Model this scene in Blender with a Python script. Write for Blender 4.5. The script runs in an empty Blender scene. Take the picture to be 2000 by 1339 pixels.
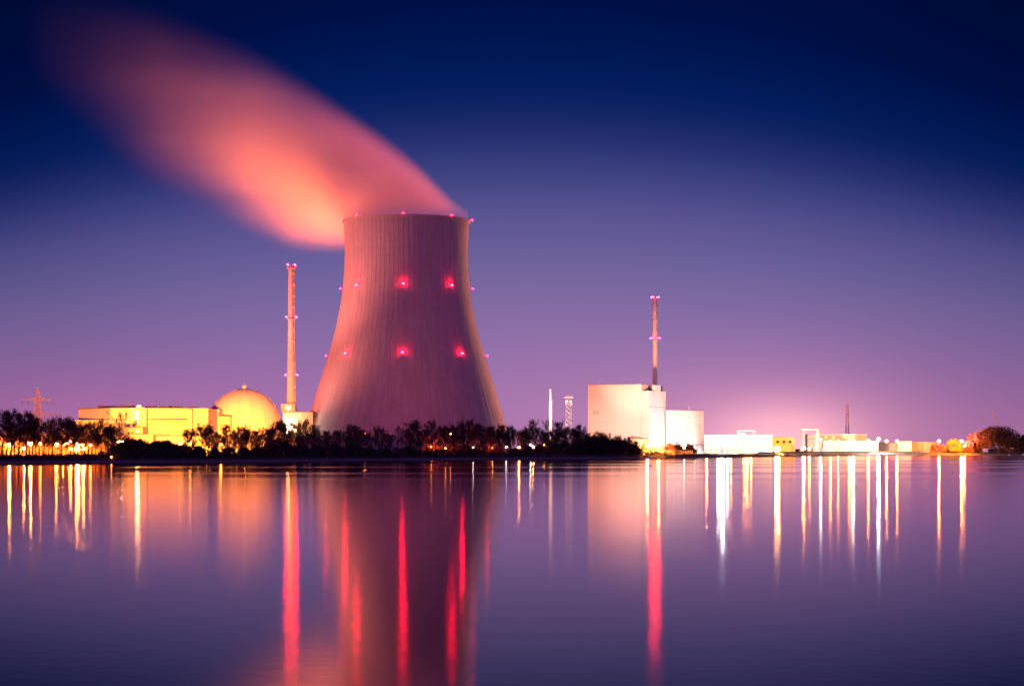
import bpy, math, random
from mathutils import Vector, Matrix

# ------------------------------------------------------------------ camera, sky, exposure
scene = bpy.context.scene
COL = scene.collection
F, YH, H = 4200.0, 876.0, 6.0            # focal length and horizon row of the photo (2000 px wide), eye height


def P(px, py, Y):
    return Vector(((px - 1000.0) / F * Y, Y, H + (YH - py) / F * Y))


def PX(px, Y):
    return (px - 1000.0) / F * Y


def PZ(py, Y):
    return H + (YH - py) / F * Y


def lin(r, g, b):
    f = lambda c: c / 12.92 if c <= 0.04045 else ((c + 0.055) / 1.055) ** 2.4
    return (f(r / 255.0), f(g / 255.0), f(b / 255.0))


cam_d = bpy.data.cameras.new("camera")
cam = bpy.data.objects.new("camera", cam_d)
COL.objects.link(cam)
cam.location = (0, 0, H)
cam.rotation_euler = (math.radians(90), 0, 0)
cam_d.sensor_width = 36.0
cam_d.lens = 36.0 * F / 2000.0
cam_d.shift_y = (YH - 669.5) / 2000.0
cam_d.clip_start = 0.5
cam_d.clip_end = 60000
scene.camera = cam

scene.view_settings.view_transform = 'Standard'
scene.view_settings.look = 'None'
scene.view_settings.exposure = 0.0
scene.view_settings.gamma = 1.0
cy = scene.cycles
cy.use_denoising = True
cy.max_bounces = 6
cy.diffuse_bounces = 2
cy.glossy_bounces = 3
cy.transmission_bounces = 2
cy.volume_bounces = 2
cy.transparent_max_bounces = 6
cy.caustics_reflective = False
cy.caustics_refractive = False
cy.sample_clamp_indirect = 8.0
cy.sample_clamp_direct = 0.0
cy.volume_step_rate = 1.0
cy.volume_max_steps = 128

# dusk sky: colour by elevation, a purple back sky raised to light the tower, the light dome above the plant
world = bpy.data.worlds.new("World")
scene.world = world
world.use_nodes = True
wn, wl = world.node_tree.nodes, world.node_tree.links
wn.clear()


class NT:
    """small helper that writes node maths"""

    def __init__(self, nodes, links):
        self.n, self.l = nodes, links

    def node(self, typ, **kw):
        nd = self.n.new(typ)
        for k, v in kw.items():
            setattr(nd, k, v)
        return nd

    def put(self, sock, v):
        if hasattr(v, 'is_output') or isinstance(v, bpy.types.NodeSocket):
            self.l.new(v, sock)
        else:
            sock.default_value = v

    def m(self, op, a, b=None, c=None, clamp=False):
        nd = self.node('ShaderNodeMath', operation=op, use_clamp=clamp)
        self.put(nd.inputs[0], a)
        if b is not None:
            self.put(nd.inputs[1], b)
        if c is not None:
            self.put(nd.inputs[2], c)
        return nd.outputs[0]

    def mapr(self, v, a, b, c, d, smooth=False):
        nd = self.node('ShaderNodeMapRange', interpolation_type='SMOOTHSTEP' if smooth else 'LINEAR')
        self.put(nd.inputs[0], v)
        for i, x in enumerate((a, b, c, d)):
            nd.inputs[i + 1].default_value = x
        return nd.outputs[0]

    def ramp(self, v, stops, mode='LINEAR'):
        nd = self.node('ShaderNodeValToRGB')
        cr = nd.color_ramp
        cr.interpolation = mode
        while len(cr.elements) < len(stops):
            cr.elements.new(0.5)
        for e, (p, c) in zip(cr.elements, stops):
            e.position = p
            e.color = tuple(c) + (1,)
        self.put(nd.inputs[0], v)
        return nd.outputs[0]

    def curve(self, v, pts):
        nd = self.node('ShaderNodeFloatCurve')
        c = nd.mapping.curves[0]
        while len(c.points) < len(pts):
            c.points.new(0.5, 0.5)
        for p, (x, y) in zip(c.points, pts):
            p.location = (x, y)
            p.handle_type = 'AUTO_CLAMPED'
        nd.mapping.update()
        self.put(nd.inputs[1], v)
        return nd.outputs[0]

    def mixc(self, f, a, b, blend='MIX'):
        nd = self.node('ShaderNodeMix', data_type='RGBA', blend_type=blend)
        self.put(nd.inputs[0], f)
        for s, v in ((nd.inputs[6], a), (nd.inputs[7], b)):
            if isinstance(v, bpy.types.NodeSocket):
                self.l.new(v, s)
            else:
                s.default_value = tuple(v) + (1,)
        return nd.outputs[2]

    def noise(self, vec, scale, detail=3, rough=0.5):
        nd = self.node('ShaderNodeTexNoise')
        nd.inputs['Scale'].default_value = scale
        nd.inputs['Detail'].default_value = detail
        nd.inputs['Roughness'].default_value = rough
        if vec is not None:
            self.l.new(vec, nd.inputs['Vector'])
        return nd.outputs[0]


w = NT(wn, wl)
tc = w.node('ShaderNodeTexCoord')
sep = w.node('ShaderNodeSeparateXYZ')
wl.new(tc.outputs['Generated'], sep.inputs[0])
dx, dy, dz = sep.outputs
SKY = [(876, (170, 111, 163)), (840, (168, 111, 165)), (780, (160, 108, 164)), (700, (145, 105, 163)), (600, (127, 104, 160)),
       (500, (106, 95, 154)), (400, (83, 80, 142)), (320, (54, 60, 125)), (260, (34, 45, 111)),
       (200, (8, 33, 97)), (140, (0, 28, 91)), (80, (0, 22, 82)), (0, (0, 15, 70)), (-300, (0, 9, 52)), (-1100, (0, 6, 36))]
ZMAX = 0.5
stops = [(max(0.0, math.sin(math.atan((YH - y) / F)) / ZMAX), lin(*c)) for y, c in SKY]
az = w.m('DIVIDE', dx, w.m('MAXIMUM', dy, 0.05))
bow = w.m('ADD', 1.0, w.m('MULTIPLY', w.m('MINIMUM', w.m('MULTIPLY', az, az), 0.12), 5.2))   # lens vignette painted into the sky: dusk band sinks to either side
sky_col = w.ramp(w.m('DIVIDE', w.m('MULTIPLY', dz, bow), ZMAX, clamp=True), stops, 'B_SPLINE')
front = w.mapr(dy, -0.25, 0.6, 0.0, 1.0, True)
BACK = [(0.0, (0.26, 0.095, 0.56)), (0.3, (0.19, 0.07, 0.46)), (0.7, (0.07, 0.03, 0.22)), (1.0, (0.0, 0.01, 0.08))]   # unseen sky behind the camera, raised in purple to light the tower
back_col = w.ramp(w.m('MAXIMUM', dz, 0.0), BACK)
ysafe = w.m('MAXIMUM', dy, 0.05)
el = w.m('DIVIDE', dz, ysafe)
# lens vignette painted into the sky: darker towards both sides
side = w.mapr(w.m('ABSOLUTE', w.m('SUBTRACT', az, 0.0)), 0.10, 0.27, 1.0, 0.84, True)
sky_col = w.mixc(1.0, sky_col, w.ramp(side, [(0, (0, 0, 0)), (1, (1, 1, 1))]), 'MULTIPLY')
sky_col = w.mixc(front, back_col, sky_col)


def dome(a0, e0, sa, se, col):
    u = w.m('DIVIDE', w.m('SUBTRACT', az, a0), sa)
    v = w.m('DIVIDE', w.m('SUBTRACT', el, e0), se)
    g = w.m('EXPONENT', w.m('MULTIPLY', w.m('ADD', w.m('MULTIPLY', u, u), w.m('MULTIPLY', v, v)), -1.0))
    g = w.m('MULTIPLY', g, w.m('GREATER_THAN', dy, 0.05))
    return w.mixc(g, (0, 0, 0), col)


DOMES = [(0.126, 0.004, 0.034, 0.016, (0.52, 0.27, 0.16)),
         (0.125, 0.004, 0.075, 0.032, (0.25, 0.085, 0.075)),
         (0.030, 0.010, 0.140, 0.060, (0.04, 0.035, 0.045)),
         (-0.19, 0.004, 0.080, 0.030, (0.09, 0.012, 0.03))]
for d in DOMES:
    sky_col = w.mixc(1.0, sky_col, dome(*d), 'ADD')
bg = w.node('ShaderNodeBackground')
wl.new(sky_col, bg.inputs[0])
bg.inputs[1].default_value = 1.0
wo = w.node('ShaderNodeOutputWorld')
wl.new(bg.outputs[0], wo.inputs[0])

# ------------------------------------------------------------------ helpers
MATS = {}


def material(name, col, rough=0.8, noise=None, emit=None, metal=0.0):
    """noise = (scale, amount, stretch): procedural weathering in object space"""
    m = bpy.data.materials.new(name)
    m.use_nodes = True
    n, l = m.node_tree.nodes, m.node_tree.links
    b = n['Principled BSDF']
    b.inputs['Roughness'].default_value = rough
    b.inputs['Metallic'].default_value = metal
    b.inputs['Specular IOR Level'].default_value = 0.2
    if noise:
        t = NT(n, l)
        tcn = t.node('ShaderNodeTexCoord')
        mp = t.node('ShaderNodeMapping')
        mp.inputs['Scale'].default_value = noise[2]
        l.new(tcn.outputs['Object'], mp.inputs[0])
        f = t.noise(mp.outputs[0], noise[0], 5, 0.6)
        a = noise[1]
        c0 = tuple(max(0.0, c * (1 - a)) for c in col)
        c1 = tuple(min(1.0, c * (1 + a)) for c in col)
        l.new(t.ramp(f, [(0.3, c0), (0.7, c1)]), b.inputs['Base Color'])
    else:
        b.inputs['Base Color'].default_value = tuple(col) + (1,)
    if emit:
        b.inputs['Emission Color'].default_value = tuple(emit[0]) + (1,)
        b.inputs['Emission Strength'].default_value = emit[1]
    MATS[name] = m
    return m


class MB:
    """mesh builder: collects faces, builds one mesh object"""

    def __init__(self):
        self.v, self.f, self.mi = [], [], []

    def quad(self, a, b, c, d, mi=0):
        i = len(self.v)
        self.v += [tuple(a), tuple(b), tuple(c), tuple(d)]
        self.f.append((i, i + 1, i + 2, i + 3))
        self.mi.append(mi)

    def box(self, x0, x1, y0, y1, z0, z1, M=None, mi=0):
        i = len(self.v)
        pts = [Vector(p) for p in ((x0, y0, z0), (x1, y0, z0), (x1, y1, z0), (x0, y1, z0),
                                   (x0, y0, z1), (x1, y0, z1), (x1, y1, z1), (x0, y1, z1))]
        if M is not None:
            pts = [M @ p for p in pts]
        self.v += [tuple(p) for p in pts]
        for f in ((0, 3, 2, 1), (4, 5, 6, 7), (0, 1, 5, 4), (1, 2, 6, 5), (2, 3, 7, 6), (3, 0, 4, 7)):
            self.f.append(tuple(i + k for k in f))
            self.mi.append(mi)

    def tube(self, pts, radii, n=6, cap=True, mi=0):
        pts = [Vector(p) for p in pts]
        base = len(self.v)
        for k, p in enumerate(pts):
            t = (pts[min(k + 1, len(pts) - 1)] - pts[max(k - 1, 0)])
            t = t.normalized() if t.length > 1e-9 else Vector((0, 0, 1))
            a = Vector((0, 0, 1)) if abs(t.z) < 0.9 else Vector((1, 0, 0))
            u = t.cross(a).normalized()
            w_ = t.cross(u)
            for j in range(n):
                an = 2 * math.pi * j / n
                self.v.append(tuple(p + (u * math.cos(an) + w_ * math.sin(an)) * radii[k]))
        for k in range(len(pts) - 1):
            for j in range(n):
                a, b = base + k * n + j, base + k * n + (j + 1) % n
                self.f.append((a, b, b + n, a + n))
                self.mi.append(mi)
        if cap:
            self.f.append(tuple(base + j for j in range(n)))
            self.f.append(tuple(base + (len(pts) - 1) * n + j for j in range(n - 1, -1, -1)))
            self.mi += [mi, mi]

    def lathe(self, prof, n=48, c=(0, 0), closed=False, mi=0):
        base = len(self.v)
        for r, z in prof:
            for j in range(n):
                an = 2 * math.pi * j / n
                self.v.append((c[0] + r * math.cos(an), c[1] + r * math.sin(an), z))
        rows = len(prof)
        for k in range(rows if closed else rows - 1):
            for j in range(n):
                a, b = base + k * n + j, base + k * n + (j + 1) % n
                k2 = base + ((k + 1) % rows) * n
                self.f.append((a, b, k2 + (j + 1) % n, k2 + j))
                self.mi.append(mi)

    def build(self, name, mats, parent=None, smooth=False):
        me = bpy.data.meshes.new(name)
        me.from_pydata(self.v, [], self.f)
        for m in (mats if isinstance(mats, (list, tuple)) else [mats]):
            me.materials.append(m)
        if any(self.mi):
            me.polygons.foreach_set('material_index', self.mi)
        if smooth:
            me.polygons.foreach_set('use_smooth', [True] * len(me.polygons))
        me.update()
        o = bpy.data.objects.new(name, me)
        COL.objects.link(o)
        if parent is not None:
            o.parent = parent
        return o


def tag(o, label=None, cat=None, group=None, kind=None):
    for k, v in (('label', label), ('category', cat), ('group', group), ('kind', kind)):
        if v:
            o[k] = v
    return o


def thing(name, loc, label, cat, group=None, rz=0.0):
    o = bpy.data.objects.new(name, None)
    o.empty_display_size = 1.0
    COL.objects.link(o)
    o.location = loc
    o.rotation_euler = (0, 0, rz)
    return tag(o, label, cat, group)


def box_part(name, mat, parent, x0, x1, y0, y1, z0, z1):
    m = MB()
    m.box(x0, x1, y0, y1, z0, z1)
    return m.build(name, mat, parent)


def spot(name, parent, loc, target, power, col, angle, blend=0.6, size=0.6):
    """an added spot beam, child of the thing that carries it; loc and target in world space"""
    d = bpy.data.lights.new(name, 'SPOT')
    d.energy = power
    d.color = col
    d.spot_size = math.radians(angle)
    d.spot_blend = blend
    d.shadow_soft_size = size
    o = bpy.data.objects.new(name, d)
    COL.objects.link(o)
    o.parent = parent
    loc, target = Vector(loc), Vector(target)
    o.location = loc - Vector(parent.location)
    o.rotation_euler = (target - loc).to_track_quat('-Z', 'Y').to_euler()
    return o


G = 2.4                                                   # level of the land above the water
SOD = (1.0, 0.25, 0.022)                                   # sodium light on surfaces
SOD_L = (1.0, 0.25, 0.035)                                  # sodium lamp heads
WHT = (1.0, 0.80, 0.66)
RED = (1.0, 0.004, 0.028)



def cladding(name, col, pitch, rise, rough=0.75, wear=1.0):
    """sheet cladding: faint panel seams, each panel a touch different, rain streaks below the roof line"""
    m = bpy.data.materials.new(name)
    m.use_nodes = True
    n, l = m.node_tree.nodes, m.node_tree.links
    t = NT(n, l)
    tcn = t.node('ShaderNodeTexCoord')
    sx_ = t.node('ShaderNodeSeparateXYZ')
    l.new(tcn.outputs['Object'], sx_.inputs[0])
    h = t.m('ADD', sx_.outputs[0], t.m('MULTIPLY', sx_.outputs[1], 1.0))
    seam = None
    cell = []
    for v, p in ((h, pitch), (sx_.outputs[2], rise)):
        q = t.m('DIVIDE', v, p)
        cell.append(t.m('FLOOR', q))
        e = t.m('ABSOLUTE', t.m('SUBTRACT', t.m('FRACT', q), 0.5))
        e = t.m('GREATER_THAN', e, 0.5 - 0.10 / p)
        seam = e if seam is None else t.m('MAXIMUM', seam, e)
    cv = t.node('ShaderNodeCombineXYZ')
    l.new(cell[0], cv.inputs[0])
    l.new(cell[1], cv.inputs[1])
    wnz = t.node('ShaderNodeTexWhiteNoise')
    l.new(cv.outputs[0], wnz.inputs['Vector'])
    mp = t.node('ShaderNodeMapping')
    mp.inputs['Scale'].default_value = (1, 1, 0.10)
    l.new(tcn.outputs['Object'], mp.inputs[0])
    st = t.noise(mp.outputs[0], 0.35, 5, 0.65)
    k = t.m('ADD', t.mapr(wnz.outputs[0], 0, 1, 1 - 0.05 * wear, 1 + 0.04 * wear), t.mapr(st, 0.35, 0.75, 0.05 * wear, -0.14 * wear))
    k = t.m('MULTIPLY', k, t.m('SUBTRACT', 1.0, t.m('MULTIPLY', seam, 0.20)))
    l.new(t.mixc(1.0, col, t.ramp(k, [(0, (0, 0, 0)), (1, (1, 1, 1))]), 'MULTIPLY'), n['Principled BSDF'].inputs['Base Color'])
    n['Principled BSDF'].inputs['Roughness'].default_value = rough
    n['Principled BSDF'].inputs['Specular IOR Level'].default_value = 0.2
    MATS[name] = m
    return m


concrete = material('concrete', (0.36, 0.34, 0.33), 0.9, (0.06, 0.16, (1, 1, 0.15)))
facade = cladding('pale_cladding', (0.75, 0.69, 0.45), 6.0, 7.5)
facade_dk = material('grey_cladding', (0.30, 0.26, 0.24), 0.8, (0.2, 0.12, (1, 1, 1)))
block_m = cladding('pink_grey_cladding', (0.70, 0.64, 0.62), 7.0, 9.0, 0.75, 0.4)
white = cladding('white_cladding', (0.82, 0.81, 0.78), 5.0, 6.0, 0.7)
tan = material('tan_wall', (0.48, 0.36, 0.26), 0.8, (0.3, 0.12, (1, 1, 0.5)))
dome_m = material('dome_concrete', (0.60, 0.55, 0.50), 0.8, (0.12, 0.07, (1, 1, 0.3)))
dark = material('dark_metal', (0.06, 0.05, 0.06), 0.6, (0.5, 0.2, (1, 1, 1)))
steel = material('galvanised_steel', (0.45, 0.43, 0.42), 0.5, (0.5, 0.12, (1, 1, 1)), metal=0.3)
glassm = material('window_glass', (0.05, 0.045, 0.06), 0.15)
groove = material('joint', (0.22, 0.19, 0.17), 0.9)
bark = material('bark', (0.085, 0.058, 0.046), 0.95, (1.2, 0.3, (1, 1, 0.3)))
twig = material('twigs', (0.115, 0.070, 0.052), 0.95, (0.6, 0.3, (1, 1, 1)))
leaf_d = material('dark_leaves', (0.055, 0.048, 0.032), 0.9, (0.4, 0.4, (1, 1, 1)))
leaf_g = material('yellow_green_leaves', (0.17, 0.19, 0.030), 0.9, (0.35, 0.35, (1, 1, 1)))
leaf_r = material('brown_leaves', (0.14, 0.070, 0.036), 0.9, (0.3, 0.35, (1, 1, 1)))
paint_w = material('white_paint', (0.8, 0.8, 0.78), 0.5, (2.0, 0.06, (1, 1, 1)))


def lamp_mat(name, col, s):
    return material(name, (0.5, 0.5, 0.5), 0.5, None, (col, s))


# ------------------------------------------------------------------ water, ground
SHORE = [(-2600, 560), (-1200, 690), (-500, 790), (0, 872), (100, 905), (400, 966), (550, 1030), (700, 1096), (900, 1190), (1100, 1306),
         (1300, 1410), (1400, 1540), (1480, 1680), (1550, 1800), (1700, 1990), (1850, 2016), (2000, 2030), (2500, 2080), (3400, 2300), (5200, 2700)]


def shoreY(px):
    for (a, ya), (b, yb) in zip(SHORE, SHORE[1:]):
        if a <= px <= b:
            return ya + (yb - ya) * (px - a) / (b - a)
    return SHORE[-1][1]


def make_ground():
    m = MB()
    cols = []
    rg = random.Random(5)
    px = -2600.0
    while px <= 5200:
        Y0 = shoreY(px) + rg.uniform(-1.5, 1.5)
        d = Vector(((px - 1000) / F, 1.0, 0)).normalized()
        p0 = Vector((PX(px, Y0), Y0, 0))
        row = []
        for off, z in ((-14, -2.5), (0, 0.0), (3, 0.9), (8, 1.8), (14, G), (60, G), (180, G), (700, G), (3000, G), (26000, G)):
            q = p0 + d * off
            jit = rg.uniform(-0.15, 0.15) if 0 < off < 14 else 0
            row.append((q.x, q.y, z + jit))
        cols.append(row)
        px += 12 if -40 < px < 2060 else 60
    n = len(cols[0])
    for r in cols:
        m.v += r
    for i in range(len(cols) - 1):
        for j in range(n - 1):
            m.f.append((i * n + j, (i + 1) * n + j, (i + 1) * n + j + 1, i * n + j + 1))
            m.mi.append(0)
    mat = bpy.data.materials.new('river_bank')
    mat.use_nodes = True
    nn, ll = mat.node_tree.nodes, mat.node_tree.links
    t = NT(nn, ll)
    tcn = t.node('ShaderNodeTexCoord')
    sx = t.node('ShaderNodeSeparateXYZ')
    ll.new(tcn.outputs['Object'], sx.inputs[0])
    grass = t.ramp(t.noise(tcn.outputs['Object'], 0.25, 6, 0.7), [(0.3, (0.035, 0.040, 0.022)), (0.7, (0.085, 0.080, 0.045))])
    stone = t.ramp(t.noise(tcn.outputs['Object'], 0.6, 6, 0.7), [(0.3, (0.12, 0.105, 0.09)), (0.7, (0.24, 0.21, 0.18))])
    col = t.mixc(t.mapr(sx.outputs[2], 0.7, 1.3, 0.0, 1.0), stone, grass)
    b = nn['Principled BSDF']
    ll.new(col, b.inputs['Base Color'])
    b.inputs['Roughness'].default_value = 0.95
    o = m.build('ground', mat)
    tag(o, kind='structure')


def make_water():
    m = MB()
    m.quad((-3000, -400, 0), (4000, -400, 0), (4000, 3500, 0), (-3000, 3500, 0))
    mat = bpy.data.materials.new('river_water')
    mat.use_nodes = True
    nn, ll = mat.node_tree.nodes, mat.node_tree.links
    nn.clear()
    t = NT(nn, ll)
    tcn = t.node('ShaderNodeTexCoord')
    sx = t.node('ShaderNodeSeparateXYZ')
    ll.new(tcn.outputs['Object'], sx.inputs[0])
    mp = t.node('ShaderNodeMapping')
    mp.inputs['Scale'].default_value = (0.0009, 0.009, 1.0)
    ll.new(tcn.outputs['Object'], mp.inputs[0])
    nz = t.noise(mp.outputs[0], 1.0, 2, 0.4)
    # wind-rippled in mid water, calmer in the lee of the far bank
    al = t.mapr(sx.outputs[1], 60, 900, WATER_R[0], WATER_R[1])
    lee = t.mapr(sx.outputs[1], 300, 600, 0.0, 1.0, True)          # cat's paws show only far out, as bright bands
    gust = t.mapr(nz, 0.42, 0.70, 0.9, 1.7, True)
    calm = t.mapr(nz, 0.3, 0.7, 0.97, 1.03)
    rough = t.m('MULTIPLY', al, t.m('ADD', calm, t.m('MULTIPLY', lee, t.m('SUBTRACT', gust, calm))))
    gl = t.node('ShaderNodeBsdfAnisotropic', distribution='BECKMANN')
    ll.new(rough, gl.inputs['Roughness'])
    rip = t.node('ShaderNodeBump')
    rip.inputs['Strength'].default_value = 1.0
    rip.inputs['Distance'].default_value = 0.003
    ll.new(t.noise(tcn.outputs['Object'], 0.9, 3, 0.6), rip.inputs['Height'])
    ll.new(rip.outputs[0], gl.inputs['Normal'])
    gl.inputs['Color'].default_value = (1.0, 0.93, 0.97, 1)
    body = t.node('ShaderNodeBsdfDiffuse')
    body.inputs[0].default_value = (0.006, 0.008, 0.020, 1)
    fr = t.node('ShaderNodeFresnel')
    fr.inputs[0].default_value = 1.333
    mix = t.node('ShaderNodeMixShader')
    ll.new(t.m('POWER', fr.outputs[0], 1.65), mix.inputs[0])          # ripples turn towards the eye and mirror a little less
    ll.new(body.outputs[0], mix.inputs[1])
    ll.new(gl.outputs[0], mix.inputs[2])
    out = t.node('ShaderNodeOutputMaterial')
    ll.new(mix.outputs[0], out.inputs[0])
    o = m.build('water', mat)
    tag(o, kind='structure')


WATER_R = (0.104, 0.075)
make_ground()
make_water()

# ------------------------------------------------------------------ cooling tower
TY = 1512.0
TX = PX(794, TY)
S = TY / F


def aviation_light(parent, pos, out, mat, size=0.55, name='aviation_light'):
    """a red obstruction light: a lens on a short bracket; out = unit vector away from the wall"""
    p, d = Vector(pos), Vector(out)
    REACH = 1.6 if size > 0.6 else 1.2
    m = MB()
    m.tube([p, p + d * (REACH - 0.1)], [0.16, 0.16], 6, mi=0)
    c = p + d * REACH
    m.tube([c + Vector((0, 0, -0.5 * size)), c + Vector((0, 0, -0.2 * size))], [size, size * 1.05], 8, mi=0)
    ln = MB()
    ln.tube([c + Vector((0, 0, -0.2 * size)), c + Vector((0, 0, 0.5 * size)), c + Vector((0, 0, 0.95 * size))], [size, size, size * 0.35], 8)
    if size > 0.6:                                         # back plate added to keep the red light off the wall
        m.tube([c - d * (size * 0.28), c - d * (size * 0.1)], [size * 1.45, size * 1.45], 12, mi=0)
    o = m.build(name, dark, parent)
    ln.build('lens', mat, o)
    return o


red_tower = lamp_mat('red_obstruction_lens', RED, 580)
red_dim = lamp_mat('dim_red_lens', RED, 110)
red_stack = lamp_mat('red_beacon_lens', RED, 620)

tower = thing('cooling_tower', (TX, TY, 0), 'giant hyperbolic concrete cooling tower giving off steam, with three tiers of red lights', 'cooling tower')
TPROF = [(432, 123), (440, 122.3), (455, 121.2), (470, 120.6), (490, 120), (510, 120.2), (530, 121), (550, 122.6), (580, 125.8), (610, 131), (640, 137), (670, 145), (700, 154), (730, 163.3), (760, 173), (790, 182), (820, 191), (853, 200)]


def tower_r(py):
    for (a, ra), (b, rb) in zip(TPROF, TPROF[1:]):
        if a <= py <= b:
            return (ra + (rb - ra) * (py - a) / (b - a)) * S
    return TPROF[-1][1] * S


def make_tower():
    NR = 84
    m = MB()
    fr = (0.0, 0.90, 0.915, 0.975)          # each rib stands 0.08 m proud over a narrow strip
    up = (0.0, 0.0, 0.08, 0.08)
    zs = [432 + (853 - 432) * i / 60.0 for i in range(61)]
    n = NR * 4
    for py in zs:
        r = tower_r(py)
        for k in range(NR):
            for q in range(4):
                a = 2 * math.pi * (k + fr[q]) / NR
                rr = r + up[q]
                m.v.append((rr * math.cos(a), rr * math.sin(a), PZ(py, TY)))
    for i in range(len(zs) - 1):
        for j in range(n):
            a, b = i * n + j, i * n + (j + 1) % n
            m.f.append((a, a + n, b + n, b))
            m.mi.append(1 if (j % 4) in (1, 2, 3) else 0)
    # inner face and rim
    base = len(m.v)
    for py in zs:
        r = tower_r(py) - 1.1
        for j in range(96):
            a = 2 * math.pi * j / 96
            m.v.append((r * math.cos(a), r * math.sin(a), PZ(py, TY)))
    for i in range(len(zs) - 1):
        for j in range(96):
            a, b = base + i * 96 + j, base + i * 96 + (j + 1) % 96
            m.f.append((a, b, b + 96, a + 96))
            m.mi.append(0)
    mat = bpy.data.materials.new('tower_concrete')
    mat.use_nodes = True
    nn, ll = mat.node_tree.nodes, mat.node_tree.links
    t = NT(nn, ll)
    tcn = t.node('ShaderNodeTexCoord')
    sx = t.node('ShaderNodeSeparateXYZ')
    ll.new(tcn.outputs['Object'], sx.inputs[0])
    ang = t.m('ARCTAN2', sx.outputs[1], sx.outputs[0])
    cx = t.node('ShaderNodeCombineXYZ')
    ll.new(t.m('MULTIPLY', ang, 14.0), cx.inputs[0])
    ll.new(t.m('MULTIPLY', sx.outputs[2], 0.05), cx.inputs[1])
    nz = t.noise(cx.outputs[0], 1.0, 6, 0.65)
    lift = t.m('FRACT', t.m('DIVIDE', sx.outputs[2], 6.0))           # horizontal joints of the casting lifts
    joint = t.mapr(t.m('ABSOLUTE', t.m('SUBTRACT', lift, 0.5)), 0.47, 0.5, 1.0, 0.86)
    c = t.ramp(nz, [(0.3, (0.28, 0.27, 0.275)), (0.7, (0.37, 0.36, 0.365))])
    c = t.mixc(1.0, c, t.ramp(joint, [(0, (0, 0, 0)), (1, (1, 1, 1))]), 'MULTIPLY')
    ll.new(c, nn['Principled BSDF'].inputs['Base Color'])
    nn['Principled BSDF'].inputs['Roughness'].default_value = 0.9
    nn['Principled BSDF'].inputs['Specular IOR Level'].default_value = 0.15
    rib = material('rib_concrete', (0.305, 0.295, 0.30), 0.9, (0.06, 0.2, (1, 1, 0.1)))
    m.build('shell', [mat, rib], tower)
    rt = tower_r(432)
    r = MB()
    z0 = PZ(432, TY)
    r.lathe([(rt + 0.9, z0 - 1.3), (rt + 0.9, z0 + 0.25), (rt - 1.6, z0 + 0.25), (rt - 1.6, z0 - 1.3)], 120, closed=True)
    r.build('rim', concrete, tower)
    # raking columns of the air inlet and the basin wall
    cb = MB()
    zt, rb = PZ(853, TY), tower_r(853)
    for k in range(48):
        a0, a1 = 2 * math.pi * k / 48, 2 * math.pi * (k + 1) / 48
        for p, q in ((a0, a1), (a1, a0)):
            cb.tube([((rb + 4) * math.cos(p), (rb + 4) * math.sin(p), G), ((rb - 0.6) * math.cos(q), (rb - 0.6) * math.sin(q), zt)], [0.55, 0.55], 5)
    cb.build('inlet_columns', concrete, tower)
    bw = MB()
    bw.lathe([(rb + 7, G - 1), (rb + 7, G + 2.2), (rb + 6, G + 2.2), (rb + 6, G - 1)], 96, closed=True)
    bw.build('basin_wall', concrete, tower)
    for py, dz_ in ((434, 0), (564, 0), (695, 0)):
        r = tower_r(py)
        for k in range(8):
            a = -math.pi / 2 + k * math.pi / 4
            d = Vector((math.cos(a), math.sin(a), 0))
            aviation_light(tower, d * (r + 0.2) + Vector((0, 0, PZ(py, TY) + (1.2 if py == 434 else 0))), d, red_dim if k % 4 == 2 or py == 434 else red_tower, 0.62)


make_tower()

# ------------------------------------------------------------------ steam plume
PL = [  # photo column, upper edge row, lower edge row, half depth (m), density
    (914, 408, 436, 14, 0.24), (885, 384, 440, 30, 0.42), (850, 346, 446, 44, 0.66), (800, 296, 455, 52, 0.95), (760, 262, 464, 56, 1.15),
    (700, 218, 482, 60, 1.5), (670, 196, 503, 62, 1.55), (600, 146, 503, 62, 1.15), (500, 82, 476, 64, 0.50), (400, 34, 436, 66, 0.145),
    (300, -6, 392, 68, 0.058), (200, -30, 315, 68, 0.018), (120, -40, 250, 60, 0.007), (50, -40, 190, 50, 0.0)]
plume_mat = None


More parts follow.
